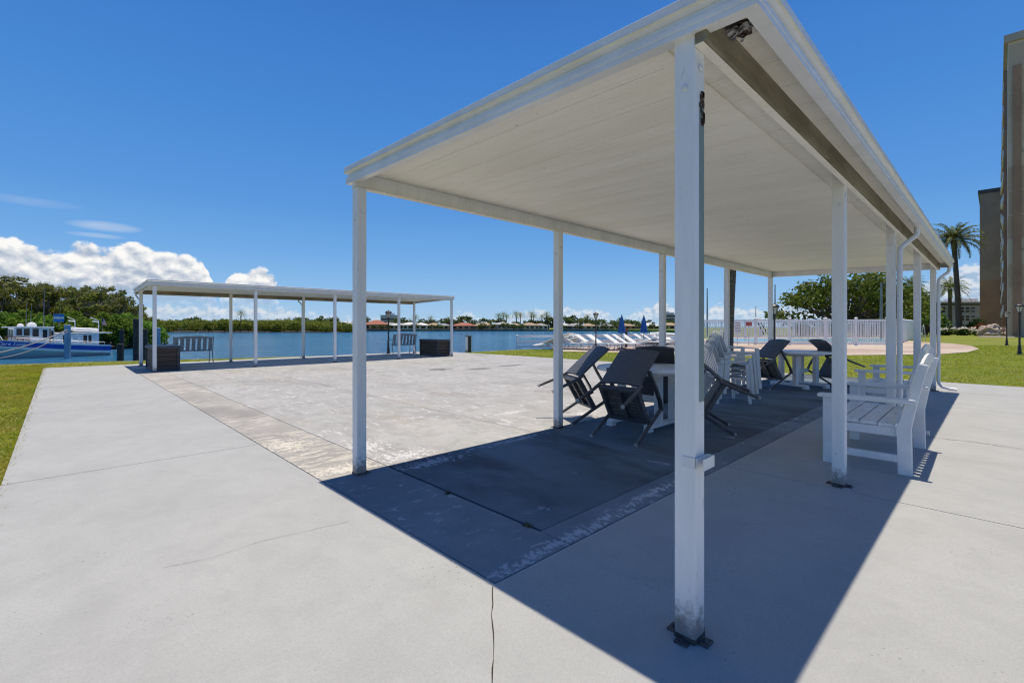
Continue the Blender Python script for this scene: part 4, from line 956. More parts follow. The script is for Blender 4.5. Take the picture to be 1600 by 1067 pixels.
# ---------------------------------------------------------------- trees, palms, shrubs
def limb_tree(name, H, spread, seed, leafmat, per, lsize, trunk_r, clumps, cat, label, group=None, low=.35, flat=.62, barkm='bark', twigs=0, rk=1.0):
    r = np.random.default_rng(seed); t = thing(name, label, cat, group=group)
    cs = []; rad = []
    for k in range(clumps):
        a = 6.2832 * (k * .618 + r.uniform(0, .12)); q = spread * math.sqrt((k + .6) / clumps) * r.uniform(.8, 1.12)
        top = H * (1 - .40 * (q / spread) ** 2) * r.uniform(.86, 1.1); z = top * r.uniform(low + .1, .93) if k % 3 else top * r.uniform(.78, .92)
        cs.append((q * math.cos(a), q * math.sin(a), z)); rad.append(spread * r.uniform(.20, .36) * rk)
    m = MB(); fork = (r.uniform(-.2, .2), r.uniform(-.2, .2), H * low * .8)
    m.tube([(0, 0, -.3), (0.05, 0, H * .08), fork], [trunk_r * 1.35, trunk_r, trunk_r * .8], 8)
    for c_, R in zip(cs, rad):
        c_ = Vector(c_); f = Vector(fork); mid = f.lerp(c_, .5) + Vector((r.uniform(-.3, .3), r.uniform(-.3, .3), -.08 * H)); m.tube([f * .96, mid, c_], [trunk_r * .5, trunk_r * .28, trunk_r * .08], 5)
        for q in range(twigs):
            d = Vector(r.normal(size=3)); d.z = abs(d.z) + .5; d.normalize(); e = c_ + d * R * r.uniform(1.0, 2.1); m.tube([c_, c_.lerp(e, .5) + Vector(r.normal(size=3)) * R * .1, e], [trunk_r * .09, trunk_r * .06, trunk_r * .02], 3)
    m.build('trunk', barkm, t)
    V, F = leaf_cards(clump_points(r, cs, rad, per, flat), lsize, r=r)
    np_obj('crown', V, F, leafmat, t)
    return t
GM = 'mangrove trees on the bank behind the boat'
mg = [limb_tree('mangrove_tree', 7.6, 2.7, 11 + i, 'mangrove', 330, .15, .17, 40, 'tree', 'x', GM, low=.30, flat=.85, barkm='twig', twigs=12, rk=.62) for i in range(3)]
lb_m = ['tallest mangrove tree at the left picture edge behind the boat bow', ]
line = [(-150, 52, 1.0), (-95, 50, 1.1), (-45, 52, 1.12), (5, 50, 1.1), (38, 53, 1.12), (75, 51, .99), (108, 53, .98), (140, 51, .95), (165, 54, .98), (190, 51, .80), (207, 55, .70), (228, 60, .52), (-20, 60, 1.12), (60, 60, 1.12), (125, 62, 1.1), (178, 63, .98)]
for i, (px_, d_, s_) in enumerate(line):
    p = at(px_, d_, -1.0); lab = 'olive green mangrove tree with bare twigs on the bank behind the boat'
    if i < 3: o = mg[i]; o.location = p; o.rotation_euler = (0, 0, i); o.scale = (s_, s_, s_); o['label'] = lab
    else: again(mg[i % 3], p, i * 1.3, lab, (s_ * 1.05, s_ * 1.05, s_))
GB = 'bright low mangrove shrubs at the water line behind the boat'
ms = [limb_tree('mangrove_shrub', 3.3, 2.0, 31 + i, 'mangrove_low', 620, .13, .09, 18, 'shrub', 'x', GB, low=.12, flat=.9, barkm='twig') for i in range(2)]
for i, (px_, d_, s_) in enumerate([(-120, 46, 1), (-70, 45, 1.1), (-30, 46, 1.2), (8, 45, 1.15), (45, 46.5, 1.15), (80, 46, 1.1), (112, 47, 1.12), (140, 46, 1.0), (160, 45, 1.05), (183, 45.5, 1.1), (205, 47, 1.05), (224, 49, .9), (238, 52, .72)]):
    p = at(px_, d_, -1.0); lab = 'bright green mangrove shrub overhanging the water behind the boat'
    if i < 2: o = ms[i]; o.location = p; o.scale = (s_,) * 3; o['label'] = lab
    else: again(ms[i % 2], p, i * 2.1, lab, s_)
def bank(pts, name, z, mat='bark'):
    m = MB(); m.prism([(p[0], p[1], z) for p in pts], (0, 0, -1.5)); return tag(m.build(name, mat), kind='structure')
bank([at(-420, 44.5), at(100, 47), at(200, 46.5), at(246, 52), at(240, 75), at(-300, 80)], 'mangrove_bank', -.78)

ok_ = limb_tree('broad_tree', 8.6, 8.2, 51, 'oak', 44, .27, .42, 50, 'tree', 'broad spreading dark green tree behind the pool fence', low=.30, flat=.5, rk=.72)
ok_.location = at(1318, 62)
o = limb_tree('broad_tree', 7.6, 5.0, 52, 'oak', 58, .26, .35, 26, 'tree', 'dark green tree standing right of the pale pole beyond the pool', low=.28, flat=.6); o.location = at(1394, 66)
o = limb_tree('broad_tree', 3.4, 2.6, 53, 'shrub', 90, .24, .25, 18, 'tree', 'rounded green tree between the last shelter posts in front of the pale block', low=.2, flat=.7); o.location = at(1446, 70)

def make_palm(H, R, seed, nf, label, group=None, tr=.36, lean=0.0, name='palm_tree', droop=1.0, leaf=28, ll=.19):
    r = np.random.default_rng(seed); t = thing(name, label, 'palm', group=group)
    m = MB(); path = []; rs = []; n = 34
    for i in range(n + 1):
        v = i / n; path.append((lean * v ** 1.3, 0, -.3 + (H + .3) * v)); rs.append(tr * (1.18 - .35 * v + .16 * math.exp(-v * 14)) * (1 + .035 * (i % 2)) * (1.25 if v > .93 else 1))
    m.tube(path, rs, 12); m.build('trunk', 'palm_trunk', t)
    V = []; F = []; top = Vector((lean, 0, H))
    for k in range(nf):
        a = 2.39996 * k; e0 = math.radians(84 - 104 * (k / nf) ** .8) ; L = R * r.uniform(.88, 1.08) * (1.08 if e0 < .6 else .95)
        pts = []; p = top + Vector((math.cos(a) * tr * .5, math.sin(a) * tr * .5, .1)); ang = e0; S = 12
        for s_ in range(S + 1):
            pts.append(p.copy()); st = L / S; p = p + Vector((math.cos(a) * math.cos(ang), math.sin(a) * math.cos(ang), math.sin(ang))) * st; ang -= droop * (.055 + .012 * s_)
        side = Vector((-math.sin(a), math.cos(a), 0))
        for s_ in range(S):                 # rib
            i0 = len(V); w0 = .035 * R / 4 * (1 - s_ / S) + .008; V += [tuple(pts[s_] - side * w0), tuple(pts[s_] + side * w0), tuple(pts[s_ + 1] + side * w0 * .8), tuple(pts[s_ + 1] - side * w0 * .8)]; F.append((i0, i0 + 1, i0 + 2, i0 + 3))
        for q in range(leaf):
            v = .12 + .88 * q / leaf; x_ = v * S; i_ = min(int(x_), S - 1); b_ = pts[i_].lerp(pts[i_ + 1], x_ - i_); fw_ = (pts[i_ + 1] - pts[i_]).normalized(); upv = side.cross(fw_)
            l_ = R * ll * math.sin(math.pi * (.18 + .80 * v)) ** .7
            for sg in (-1, 1):
                d = (side * sg * .78 + fw_ * .62 + upv * (.25 if r.random() < .6 else -.3) + Vector(r.normal(size=3)) * .07).normalized(); wv = fw_ * (R * .0105 + .006)
                tip = b_ + d * l_ - Vector((0, 0, l_ * .22)); i0 = len(V); V += [tuple(b_ - wv), tuple(b_ + wv), tuple(b_.lerp(tip, .6) + wv * .8), tuple(tip)]; F.append((i0, i0 + 1, i0 + 2, i0 + 3))
    np_obj('crown', V, F, 'palm_leaf', t)
    return t
p1 = make_palm(15.0, 4.2, 3, 56, 'tall date palm with thick trunk in front of the tan tower', tr=.35, lean=-.9, droop=1.05, leaf=40, ll=.135); p1.location = at(1499, 75); p1.rotation_euler = (0, 0, YAW - R_(90))
p2_ = make_palm(8.3, 3.3, 4, 40, 'shorter palm whose crown shows behind the tall palm trunk', tr=.3, lean=.4); p2_.location = at(1484, 88)
p3 = make_palm(8.6, 2.6, 5, 36, 'slim palm between the third and fourth near side posts', tr=.22); p3.location = at(1424, 85)
p4_ = make_palm(6.3, 2.4, 6, 34, 'low palm seen between the fourth and last near side posts', tr=.22); p4_.location = at(1447, 88)
p5 = make_palm(5.6, 2.1, 9, 40, 'palm with leaning ringed trunk just outside the long side of the shelter', tr=.20, lean=.32); p5.location = at(1137, 22.6); p5.rotation_euler = (0, 0, YAW - R_(90))


def shrub(px_, d_, R, H, mat, seed, label, flower=False, name='shrub'):
    r = np.random.default_rng(seed); t = thing(name, label, 'shrub', at(px_, d_, -.02)); cs = [(r.uniform(-R, R) * .6, r.uniform(-R, R) * .6, H * r.uniform(.3, .7)) for k in range(9)]
    V, F = leaf_cards(clump_points(r, cs, [R * .5] * 9, 420 / max(R, .6) ** 1.2), .13, r=r); np_obj('foliage', V, F, mat, t)
    m = MB()
    for c_ in cs[:6]: m.tube([(c_[0] * .2, c_[1] * .2, 0), c_], [.03, .012], 4)
    m.build('stem', 'bark', t)
    if flower:
        pts = np.array([[r.uniform(-R, R), r.uniform(-R, R), H * r.uniform(.75, 1.15)] for k in range(70)]); V, F = leaf_cards(pts, .2, up=.9, r=r); np_obj('blossom', V, F, 'petal', t)
for a in ((1481, 66, 1.0, .9, 'shrub', 61, 'white flowering shrub left of the tall palm trunk', True), (1507, 66, 1.1, 1.0, 'shrub', 62, 'white flowering shrub right of the tall palm trunk', True), (1524, 68, 1.0, 1.9, 'red_leaf', 63, 'copper red shrub at the corner of the tan tower', False),
          (1522, 74, 1.3, 3.0, 'shrub', 64, 'tall yellow green shrub behind the copper red one', False), (1464, 70, 1.6, 1.3, 'shrub', 65, 'dark green shrub beside the last shelter post', False), (1530, 64, .7, .7, 'shrub', 66, 'low white flowering shrub under the copper red one', True),
          (1252, 57, 1.5, 1.9, 'oak', 67, 'dark shrub behind the far pool fence under the tree at its outer edge', False), (1300, 58, 1.9, 2.0, 'oak', 68, 'dark shrub behind the far pool fence at the tree trunk', False), (1345, 57, 1.9, 2.1, 'oak', 69, 'dark shrub behind the far pool fence beside the second near side post', False), (1382, 57, 1.5, 2.2, 'oak', 70, 'dark shrub behind the far pool fence at the pale grey pole', False)): shrub(*a)
def boulder(px_, d_, s_, seed, label):
    r = random.Random(seed); bm = bmesh.new(); bmesh.ops.create_icosphere(bm, subdivisions=3, radius=1)
    for v in bm.verts:
        n = v.co.normalized(); k = 1 + .22 * math.sin(n.x * 4 + seed) * math.cos(n.y * 5 + seed) + .14 * math.sin(n.z * 9 + n.x * 7 + seed) + r.uniform(-.05, .05); v.co = Vector((n.x * s_[0], n.y * s_[1], max(n.z, -.35) * s_[2])) * k
    me = bpy.data.meshes.new('coral_boulder'); bm.to_mesh(me); bm.free(); me.materials.append(M['stone'])
    o = bpy.data.objects.new('coral_boulder', me); COL.objects.link(o); p = at(px_, d_); o.location = (p.x, p.y, s_[2] * .3); tag(o, label, 'rock', 'coral rocks on the lawn')
boulder(1548, 58, (1.35, 1.0, 1.15), 2, 'largest pinkish coral rock in front of tan tower'); boulder(1560, 58.5, (.7, .6, .75), 5, 'small coral rock beside the largest one'); boulder(1566, 60, (.8, .7, .85), 7, 'coral rock next to the lamp post by tan tower'); 
c = at(1556, 54.5); m = MB(); m.lathe([(0.0, 0), (1.9, 0), (1.85, .12), (.0, .14)], 28); m.xf(Matrix.Diagonal((1, .8, 1, 1))); tag(m.build('sand_bed', 'sand', loc=(c.x, c.y, -.018)), kind='structure')
# ---------------------------------------------------------------- the boat
S_ = at(175, 35.0); B_0 = at(0, 30.3); U = (B_0 - S_).normalized(); PY = Vector((-U.y, U.x, 0))
boat = thing('trawler_boat', 'blue and white wooden trawler moored off the lawn with pale cabin and antennas', 'boat', (S_.x, S_.y, 0), math.atan2(U.y, U.x))
def bxz(px_, py_, inset=.0):           # boat length position and height of a point in the plane a given distance inside the near rail
    o = S_ - PY * inset; v = FW + RT * ((px_ - 800) / FOC)
    # solve t*v = o + s*U
    det = v.x * (-U.y) - v.y * (-U.x); t_ = (o.x * (-U.y) - o.y * (-U.x)) / det; q = v * t_ - o
    return q.dot(U), CAMH - (py_ - HOR) * t_ / FOC
L = 8.6; BW = 1.35
def hb(x): return BW * (1 - max(0, (x / L - .48) / .52) ** 2.2) * (1 - .12 * max(0, 1 - x / 1.6)) + .02
def sheer(x): return -.14 + .52 * (x / 5.7) ** 1.35
rows = [('hull_white', lambda x: sheer(x) - .0, lambda x: sheer(x) - .07, 1.0, 1.0), ('hull_blue', lambda x: sheer(x) - .07, lambda x: sheer(x) - .40, .99, .955), ('hull_white', lambda x: sheer(x) - .40, lambda x: sheer(x) - .54, 1.03, 1.0),
        ('hull_pale', lambda x: sheer(x) - .53, lambda x: min(-1.0, sheer(x) - .75), .94, .74), ('hull_pale', lambda x: min(-1.0, sheer(x) - .75), lambda x: -1.5, .74, .25)]
N = 26
for nm, (mat, z0, z1, w0, w1) in zip(('gunwale', 'topside', 'rubbing_strake', 'lower_hull', 'keel'), rows):
    m = MB(); vs = []; fs = []
    for i in range(N + 1):
        x = L * i / N; fl = 1 + .05 * (x / L) ** 2
        for s_ in (1, -1):
            b0, b1 = hb(x) * w0, hb(x) * w1 * (1 - .25 * (x / L) ** 3); xo = .25 * (x / L) ** 4
            vs += [(x + xo * max(0, z0(x) + .9), -BW + s_ * b0, z0(x)), (x + xo * max(0, z1(x) + .9), -BW + s_ * b1, z1(x))]
    for i in range(N):
        a = i * 4; fs += [(a, a + 4, a + 5, a + 1), (a + 2, a + 3, a + 7, a + 6)]
    fs += [(0, 1, 3, 2)]
    if nm == 'gunwale': fs += [(i * 4, i * 4 + 2, i * 4 + 6, i * 4 + 4) for i in range(N)]
    m.add(vs, fs); m.build(nm, mat, boat, smooth=False)
def cab(px0, px1, py_top, inset, depth, name, mat, bottom=None):
    x1, zt = bxz(px0, py_top, inset); x0, _ = bxz(px1, py_top, inset); zb_ = (bottom if bottom is not None else sheer((x0 + x1) / 2) - .12)
    m = MB(); m.box(x0, x1, -inset - depth, -inset, zb_, zt); return m.build(name, mat, boat, bev=.02), x0, x1, zt
wh, wx0, wx1, wzt = cab(22, 84, 512, .40, 1.9, 'wheelhouse', 'hull_white')
ac, ax0, ax1, azt = cab(84, 155, 521.5, .32, 2.05, 'aft_cabin', 'cabin')
m = MB(); m.box(wx0 - .02, wx1 + .30, -2.42, -.28, wzt + .002, wzt + .07); m.build('wheelhouse_roof', 'hull_white', boat, bev=.02)
x0 = bxz(176, 521, .2)[0]; m = MB(); m.box(x0, ax1 - .02, -2.5, -.22, azt + .002, azt + .07); m.build('cabin_roof', 'hull_white', boat, bev=.02)
for px0, px1, y0, y1, ins in ((25.5, 34.5, 513.5, 524, .40), (37, 46.5, 513.5, 524.5, .40), (50.5, 60.5, 513.5, 526, .40), (66.5, 74, 515, 527.5, .40), (80, 83.8, 517, 529, .40), (130, 136, 523.5, 535.5, .32), (138, 143, 523.5, 535.5, .32), (98, 103, 524, 535, .32)):
    xa, za = bxz(px1, y0, ins); xb, zb2 = bxz(px0, y1, ins); m = MB(); m.box(xa, xb, -ins + .004, -ins + .012, zb2, za); w_ = m.build('window', 'window_dark', boat)
    m = MB()
    for q in ((xa - .03, xa, zb2 - .03, za + .03), (xb, xb + .03, zb2 - .03, za + .03), (xa, xb, za, za + .03), (xa, xb, zb2 - .03, zb2)): m.box(q[0], q[1], -ins + .003, -ins + .02, q[2], q[3])
    m.build('window_frame', 'hull_white', w_)
xa, za = bxz(78.3, 514, .36); m = MB(); m.box(xa - .03, xa + .03, -.39, -.34, sheer(xa) - .1, za); m.build('door_post', 'boat_wood', boat)
for ya_, yb_ in ((-1.25, -.62), (-2.1, -1.45)):
    m = MB(); m.box(wx1 + .004, wx1 + .012, ya_, yb_, wzt - .62, wzt - .12); m.build('window', 'window_dark', boat)
# life ring and boat hook on the aft cabin side
xa, za = bxz(118, 527, .3); m = MB(); P = [(xa + .2 * math.cos(a), -.30, za + .2 * math.sin(a)) for a in [6.2832 * k / 14 for k in range(15)]]; m.tube(P, .04, 6); m.build('life_ring', 'hull_white', boat)
# rail, bench slats on the foredeck, bulwark boxes
m = MB()
for i in range(13):
    x = .4 + i * .38; m.tube([(x, -.12, sheer(x)), (x, -.12, sheer(x) + .22)], .012, 4)
m.tube([(.4 + i * .38, -.12, sheer(.4 + i * .38) + .22) for i in range(13)], .015, 4); m.build('side_rail', 'hull_white', boat)
m = MB(); x1 = bxz(8, 527, .3)[0]; x0 = bxz(45, 528, .3)[0]
for zz in (.20, .30): m.bar((x0, -.22, sheer(x0) + zz), (x1, -.22, sheer(x1) + zz - .08), .03, .05)
for k in range(5): x = x0 + (x1 - x0) * k / 4; m.bar((x, -.24, sheer(x)), (x, -.24, sheer(x) + .3), .03, .04)
m.build('foredeck_rail', 'boat_wood', boat)
m = MB(); m.tube([(bxz(6, 530)[0], -.4, sheer(5.6)), (bxz(1, 525)[0], -.4, sheer(5.8) + .30), (bxz(-12, 523)[0], -.7, sheer(6.3) + .38), (bxz(-40, 522)[0], -1.2, sheer(7.5) + .4)], .022, 5); m.build('bow_rail', 'hull_white', boat)
for px_, yt, r_ in ((40.5, 466, .016), (47.5, 476, .014), (68, 450, .02), (92.5, 479, .016)):
    xa, za = bxz(px_, yt, 1.0); m = MB(); m.tube([(xa, -1.0, wzt + .07), (xa - .02, -1.0, (za + wzt) / 2), (xa - .06, -1.0, za)], [r_ * 1.6, r_ * 1.2, r_ * .8], 5); m.build('antenna', 'seawall', boat)
for px_, yt, s_ in ((32, 505, .16), (49.5, 504, .24)):
    xa, za = bxz(px_, yt, .9); m = MB(); m.lathe([(s_, 0), (s_ * 1.05, s_ * .5), (s_ * .7, s_ * 1.1), (.02, s_ * 1.3)], 12, (xa, -.9, wzt + .071)); m.build('radar_dome', 'hull_white', boat)
xa, za = bxz(83.5, 500, .6); m = MB(); m.tube([(xa, -.6, wzt + .07), (xa, -.6, za + .5)], .015, 5); m.build('flag_staff', 'seawall', boat)
m = MB(); w_ = .55; n = 8
for j, (z0, z1, mi) in enumerate(((.0, .2, 0), (.2, .36, 1), (.36, .54, 0))):
    vs = []
    for i in range(n + 1): x = xa - w_ * i / n; y = -.6 + .05 * math.sin(i * .9); vs += [(x, y, za - .12 + z0), (x, y, za - .12 + z1), (x, y - .006, za - .12 + z0), (x, y - .006, za - .12 + z1)]
    m.add(vs, [(4 * i, 4 * i + 4, 4 * i + 5, 4 * i + 1) for i in range(n)] + [(4 * i + 2, 4 * i + 3, 4 * i + 7, 4 * i + 6) for i in range(n)], mi)
m.build('banner_flag', ['flag_blue', 'flag_white'], boat)
x0, z0 = bxz(150, 513, 1.0); x1, _ = bxz(108, 513, 1.0); zz = azt + .22; m = MB()
m.tube([(x0, -.75, zz), (x0 + .3, -.7, zz + .02), (x1 - .5, -.7, zz + .05), (x1, -.95, zz + .16)], [.14, .16, .16, .10], 10); m.tube([(x0, -1.45, zz), (x0 + .3, -1.5, zz + .02), (x1 - .5, -1.5, zz + .05), (x1, -1.1, zz + .16)], [.14, .16, .16, .10], 10); m.box(x0 + .1, x1 - .5, -1.4, -.8, zz - .1, zz)
m.build('dinghy', 'hull_white', boat)
for px_, pt, pe in ((117, 500, 105), (154, 501, 141)):
    xa, za = bxz(px_, pt, .9); xb, zb2 = bxz(pe, pt - 5, .9); m = MB(); m.tube([(xa, -.9, azt + .07), (xa, -.9, za), (xb, -.9, zb2)], .03, 6); m.tube([(xa, -.9, za - .1), (xa + .35, -.9, za - .05)], .05, 6); m.build('davit', 'hull_white', boat)
xa, za = bxz(160, 508, .8); m = MB(); m.tube([(xa, -.8, azt + .07), (xa + .05, -.8, za + .6)], .014, 5); m.build('flag_staff', 'seawall', boat)
m = MB()
for k in range(7):
    z1 = za + .55 - k * .075; m.add([(xa + .03, -.8, z1), (xa + .03, -.8, z1 - .075), (xa - .12 - .03 * k, -.82, z1 - .15), (xa - .10 - .03 * k, -.82, z1 - .08)], [(0, 1, 2, 3)], k % 2)
m.add([(xa + .03, -.795, za + .56), (xa + .03, -.795, za + .30), (xa - .08, -.81, za + .22), (xa - .06, -.81, za + .46)], [(0, 1, 2, 3)], 2); m.build('ensign', ['flag_red', 'flag_white', 'navy'], boat)
# the boat's name in white script on the bow
fc = bpy.data.curves.new('name_curve', 'FONT'); fc.body = 'Clare Lune'; fc.size = .30; fc.shear = .35; fc.align_x = 'CENTER'; fc.align_y = 'CENTER'; fc.extrude = .003
fo_ = bpy.data.objects.new('tmp_text', fc); COL.objects.link(fo_); bpy.context.view_layer.update(); me = bpy.data.meshes.new_from_object(fo_.evaluated_get(bpy.context.evaluated_depsgraph_get())); bpy.data.objects.remove(fo_)
xm = bxz(17, 535)[0]; me.materials.clear(); me.materials.append(M['hull_white']); no = bpy.data.objects.new('hull_name', me); COL.objects.link(no); no.parent = boat
ya = -BW + hb(xm) * .985; yb = -BW + hb(xm + .5) * .985; no.location = (xm, ya + .035, sheer(xm) - .22); no.rotation_euler = (R_(90), R_(4), R_(180) + math.atan2(yb - ya, .5) )
# mooring rope: hangs from the wrapped piling to the dock out of frame
a = at(105, 31.1, 1.02); b_ = at(-60, 24.5, -.45); P = []
for k in range(25):
    v = k / 24; p = a.lerp(b_, v); p.z -= .50 * 4 * v * (1 - v) * .55; P.append(p)
m = MB(); m.tube(P, .035, 6); tag(m.build('mooring_rope', 'rope'), 'pale mooring rope sagging from the blue wrapped piling across the boat hull', 'rope')
m = MB(); m.tube([p + Vector((.05, .02, -.10 - .25 * math.sin(math.pi * k / 24))) for k, p in enumerate(P)], .022, 6); tag(m.build('mooring_rope', 'rope'), 'thinner second mooring rope just below the thick one', 'rope')

# ---------------------------------------------------------------- far shore
def ridge(pts, name, mat, z): return bank(pts, name, z, mat)
ridge([at(150, 240), at(380, 222), at(620, 218), at(1085, 222), at(1700, 230), at(1900, 520), at(50, 520)], 'far_shore', 'lawn', -.25)
m = MB(); pts = [at(250, 218), at(470, 216.5), at(620, 216), at(850, 217.5), at(1085, 220)]
for p, q in zip(pts[:-1], pts[1:]): m.bar((p.x, p.y, -.65), (q.x, q.y, -.65), .6, .75)
tag(m.build('seawall', 'piling'), 'dark low seawall along the opposite shore below the houses', 'seawall')
def house(px_, d_, w_, dep, hw, hr, wall, roof, label, nwin=4, rot=0.0, gable=False):
    c = at(px_, d_); t = thing('shore_house', label, 'house', (c.x, c.y, -.25), YAW - R_(90) + rot, 'houses along the opposite shore')
    m = MB(); hw *= .8; hr *= .8; m.box(-w_ / 2, w_ / 2, 0, dep, 0, hw); m.build('wall', wall, t)
    m = MB(); o = .6; k = min(w_, dep) * .5 * (.9 if not gable else .12)
    m.add([(-w_ / 2 - o, -o, hw + .01), (w_ / 2 + o, -o, hw + .01), (w_ / 2 + o, dep + o, hw + .01), (-w_ / 2 - o, dep + o, hw + .01), (-w_ / 2 + k, dep / 2, hw + hr), (w_ / 2 - k, dep / 2, hw + hr)], [(3, 2, 1, 0), (0, 1, 5, 4), (2, 3, 4, 5), (1, 2, 5), (3, 0, 4)]); m.build('roof', roof, t)
    for i in range(nwin):
        x = -w_ / 2 + w_ * (i + .5) / nwin; m = MB(); m.box(x - w_ / nwin * .3, x + w_ / nwin * .3, -.03, -.004, hw * .25, hw * .8); m.build('window', 'window_dark', t)
for a in ((252, 232, 11, 7, 2.6, 1.7, 'wall_cream', 'roof_red', 'small distant house with orange roof at the island end beside the far shelter post', 3),
          (535, 226, 9, 8, 3.4, 1.5, 'wall_white', 'roof_white', 'white distant house left of the pink roofed one, behind the first long side post', 3), (549, 224, 6, 8, 3, 1.6, 'wall_white', 'roof_grey', 'narrow white distant house hidden partly by the first long side post', 2),
          (584, 223, 10, 9, 3.0, 2.8, 'wall_pink', 'roof_red', 'distant pinkish house with steep terracotta roof left of the lamp post', 3), (606, 230, 9, 8, 3.0, 1.4, 'wall_blue', 'roof_grey', 'pale grey distant house behind the lamp post by the bench', 3),
          (620, 226, 7, 8, 2.6, 1.3, 'wall_white', 'roof_white', 'low white distant house right of the lamp post', 3), (640, 224, 10, 8, 2.8, 1.6, 'wall_white', 'roof_white', 'long white distant house above the grey bench', 5),
          (656, 226, 7, 8, 2.6, 1.6, 'wall_white', 'roof_white', 'small white distant house above the storage box', 2), (676, 228, 6, 8, 2.6, 1.5, 'wall_cream', 'roof_tan', 'cream distant house inside the last bay of the far shelter', 2), (693, 226, 5, 8, 2.4, 1.4, 'wall_cream', 'roof_grey', 'small cream distant house just left of the shelter end post', 2),
          (724, 223, 11, 9, 2.3, 1.9, 'wall_pink', 'roof_red', 'long low salmon pink distant house right of the far shelter', 4), (756, 223, 11, 9, 2.3, 1.8, 'wall_cream', 'roof_tan', 'distant house with broad tan roof next to the salmon pink one', 4),
          (787, 225, 10, 8, 3.3, 1.3, 'wall_white', 'roof_white', 'white two storey looking distant house with many dark windows', 5), (805, 226, 6, 8, 2.5, 1.5, 'wall_white', 'roof_tan', 'small white distant house left of the low railing', 3), (828, 225, 9, 8, 2.6, 1.5, 'wall_cream', 'roof_tan', 'tan distant house above the railing end', 4),
          (845, 227, 7, 8, 2.4, 1.4, 'wall_white', 'roof_grey', 'white distant house above the heap of loungers', 3), (884, 225, 7, 8, 2.2, 1.6, 'wall_white', 'roof_white', 'white distant house right of the second long side post', 3), (899, 225, 9, 8, 2.2, 1.6, 'wall_white', 'roof_grey', 'grey roofed white distant house left of the lawn lamp post', 3),
          (920, 228, 8, 8, 2.2, 1.6, 'wall_cream', 'roof_tan', 'cream distant house directly behind the lawn lamp post', 3), (948, 226, 7, 8, 2.2, 1.5, 'wall_cream', 'roof_grey', 'cream distant house between lawn lamp post and umbrella', 3), (981, 226, 8, 8, 2.2, 1.6, 'wall_pink', 'roof_tan', 'pinkish distant house between the two umbrellas', 3), (1016, 225, 9, 8, 2.2, 1.8, 'wall_white', 'roof_white', 'white distant house right of the second umbrella', 3),
          (1050, 226, 9, 8, 2.6, 1.5, 'wall_cream', 'roof_tan', 'cream distant house peeking past the third long side post', 3)): house(*a)
def tower(px_, d_, w_, H, label):
    c = at(px_, d_); t = thing('distant_tower', label, 'tower block', (c.x, c.y, -.3), YAW - R_(90), None)
    m = MB(); m.box(-w_ / 2, w_ / 2, 0, 14, 0, H); m.build('wall', 'wall_blue', t)
    for i in range(int(H / 3.4)):
        m = MB(); m.box(-w_ / 2 + .8, w_ / 2 - .8, -.06, -.005, 1 + i * 3.4, 2.9 + i * 3.4); m.build('window', 'window_dark', t)
    m = MB(); m.box(-w_ / 4, w_ / 4, 3, 10, H + .01, H + 2); m.build('roof_plant', 'roof_white', t)
tower(1044, 480, 9, 15, 'grey distant tower block left of two beside the third long side post'); tower(1053, 480, 5, 14, 'narrow grey distant tower block right of its twin'); tower(607, 470, 16, 13, 'pale distant apartment block behind the lamp post across the water')
GF = 'broadleaf trees along the opposite shore'
ft = [limb_tree('shore_tree', 6.0, 3.6, 71 + i, 'far_leaf', 34, .42, .22, 16, 'tree', 'x', GF, low=.22, flat=.75) for i in range(3)]
r = random.Random(2); k = 0
xs = [262, 285, 300] + list(np.linspace(455, 1085, 74))
for px_ in xs:
    p = at(px_ + r.uniform(-5, 5), r.choice((r.uniform(218, 222), r.uniform(231, 240), r.uniform(236, 262))), -.3); s_ = r.uniform(.62, 1.15); s_ *= .6 if (p.xy.dot(FW.xy) < 223) else 1.12; lab = 'dark broadleaf tree among the houses on the opposite shore'
    if k < 3: o = ft[k]; o.location = p; o.scale = (s_,) * 3; o['label'] = lab
    else: again(ft[k % 3], p, r.uniform(0, 6), lab, (s_ * r.uniform(.8, 1.2), s_ * 1.1, s_))
    k += 1
GP = 'palms along the opposite shore'
fp = [make_palm(6.6, 3.0, 81 + i, 30, 'x', GP, tr=.22, lean=.5, droop=1.3, leaf=12) for i in range(2)]
for i, (px_, s_) in enumerate([(648, .9), (672, .85), (780, 1.0), (785, 1.1), (791, .95), (808, 1.15), (813, 1.05), (829, 1.15), (834, .95), (848, .95), (853, 1.1), (856, .9), (919, .95), (910, .7), (560, .9), (700, .8)]):
    p = at(px_, 228 + (i * 7 % 13), -.3); lab = 'slender palm on the opposite shore rising above the houses'
    if i < 2: o = fp[i]; o.location = p; o.scale = (s_,) * 3; o['label'] = lab
    else: again(fp[i % 2], p, i * 1.7, lab, s_)
o = again(fp[0], at(376, 168, -.6), 1, 'lone palm standing above the mangrove island', (.75, .75, .95)); o.pop('group', None)
# mangrove island: one far-off wood
ridge([at(236, 163), at(400, 161), at(515, 163), at(560, 168), at(560, 200), at(230, 200)], 'mangrove_island', 'bark', -.72)
rr = np.random.default_rng(17); n = 210; pxs = rr.uniform(240, 556, n); ds = rr.uniform(163.5, 190, n); cs = []; rad = []
for a, d_ in zip(pxs, ds):
    p = at(a, d_); hh = (1.7 + 1.1 * (d_ - 163) / 27) * (1.0 if a < 480 else max(.45, 1 - (a - 480) / 150)); cs.append((p.x, p.y, -.6 + hh + rr.uniform(-.3, .5))); rad.append(rr.uniform(1.3, 2.1))
V, F = leaf_cards(clump_points(rr, cs, rad, 70, .95), .33, r=rr); o = np_obj('island_trees', V, F, 'mangrove', None); tag(o, 'low olive green mangrove wood covering the island across the water', 'mangrove wood', kind='stuff')

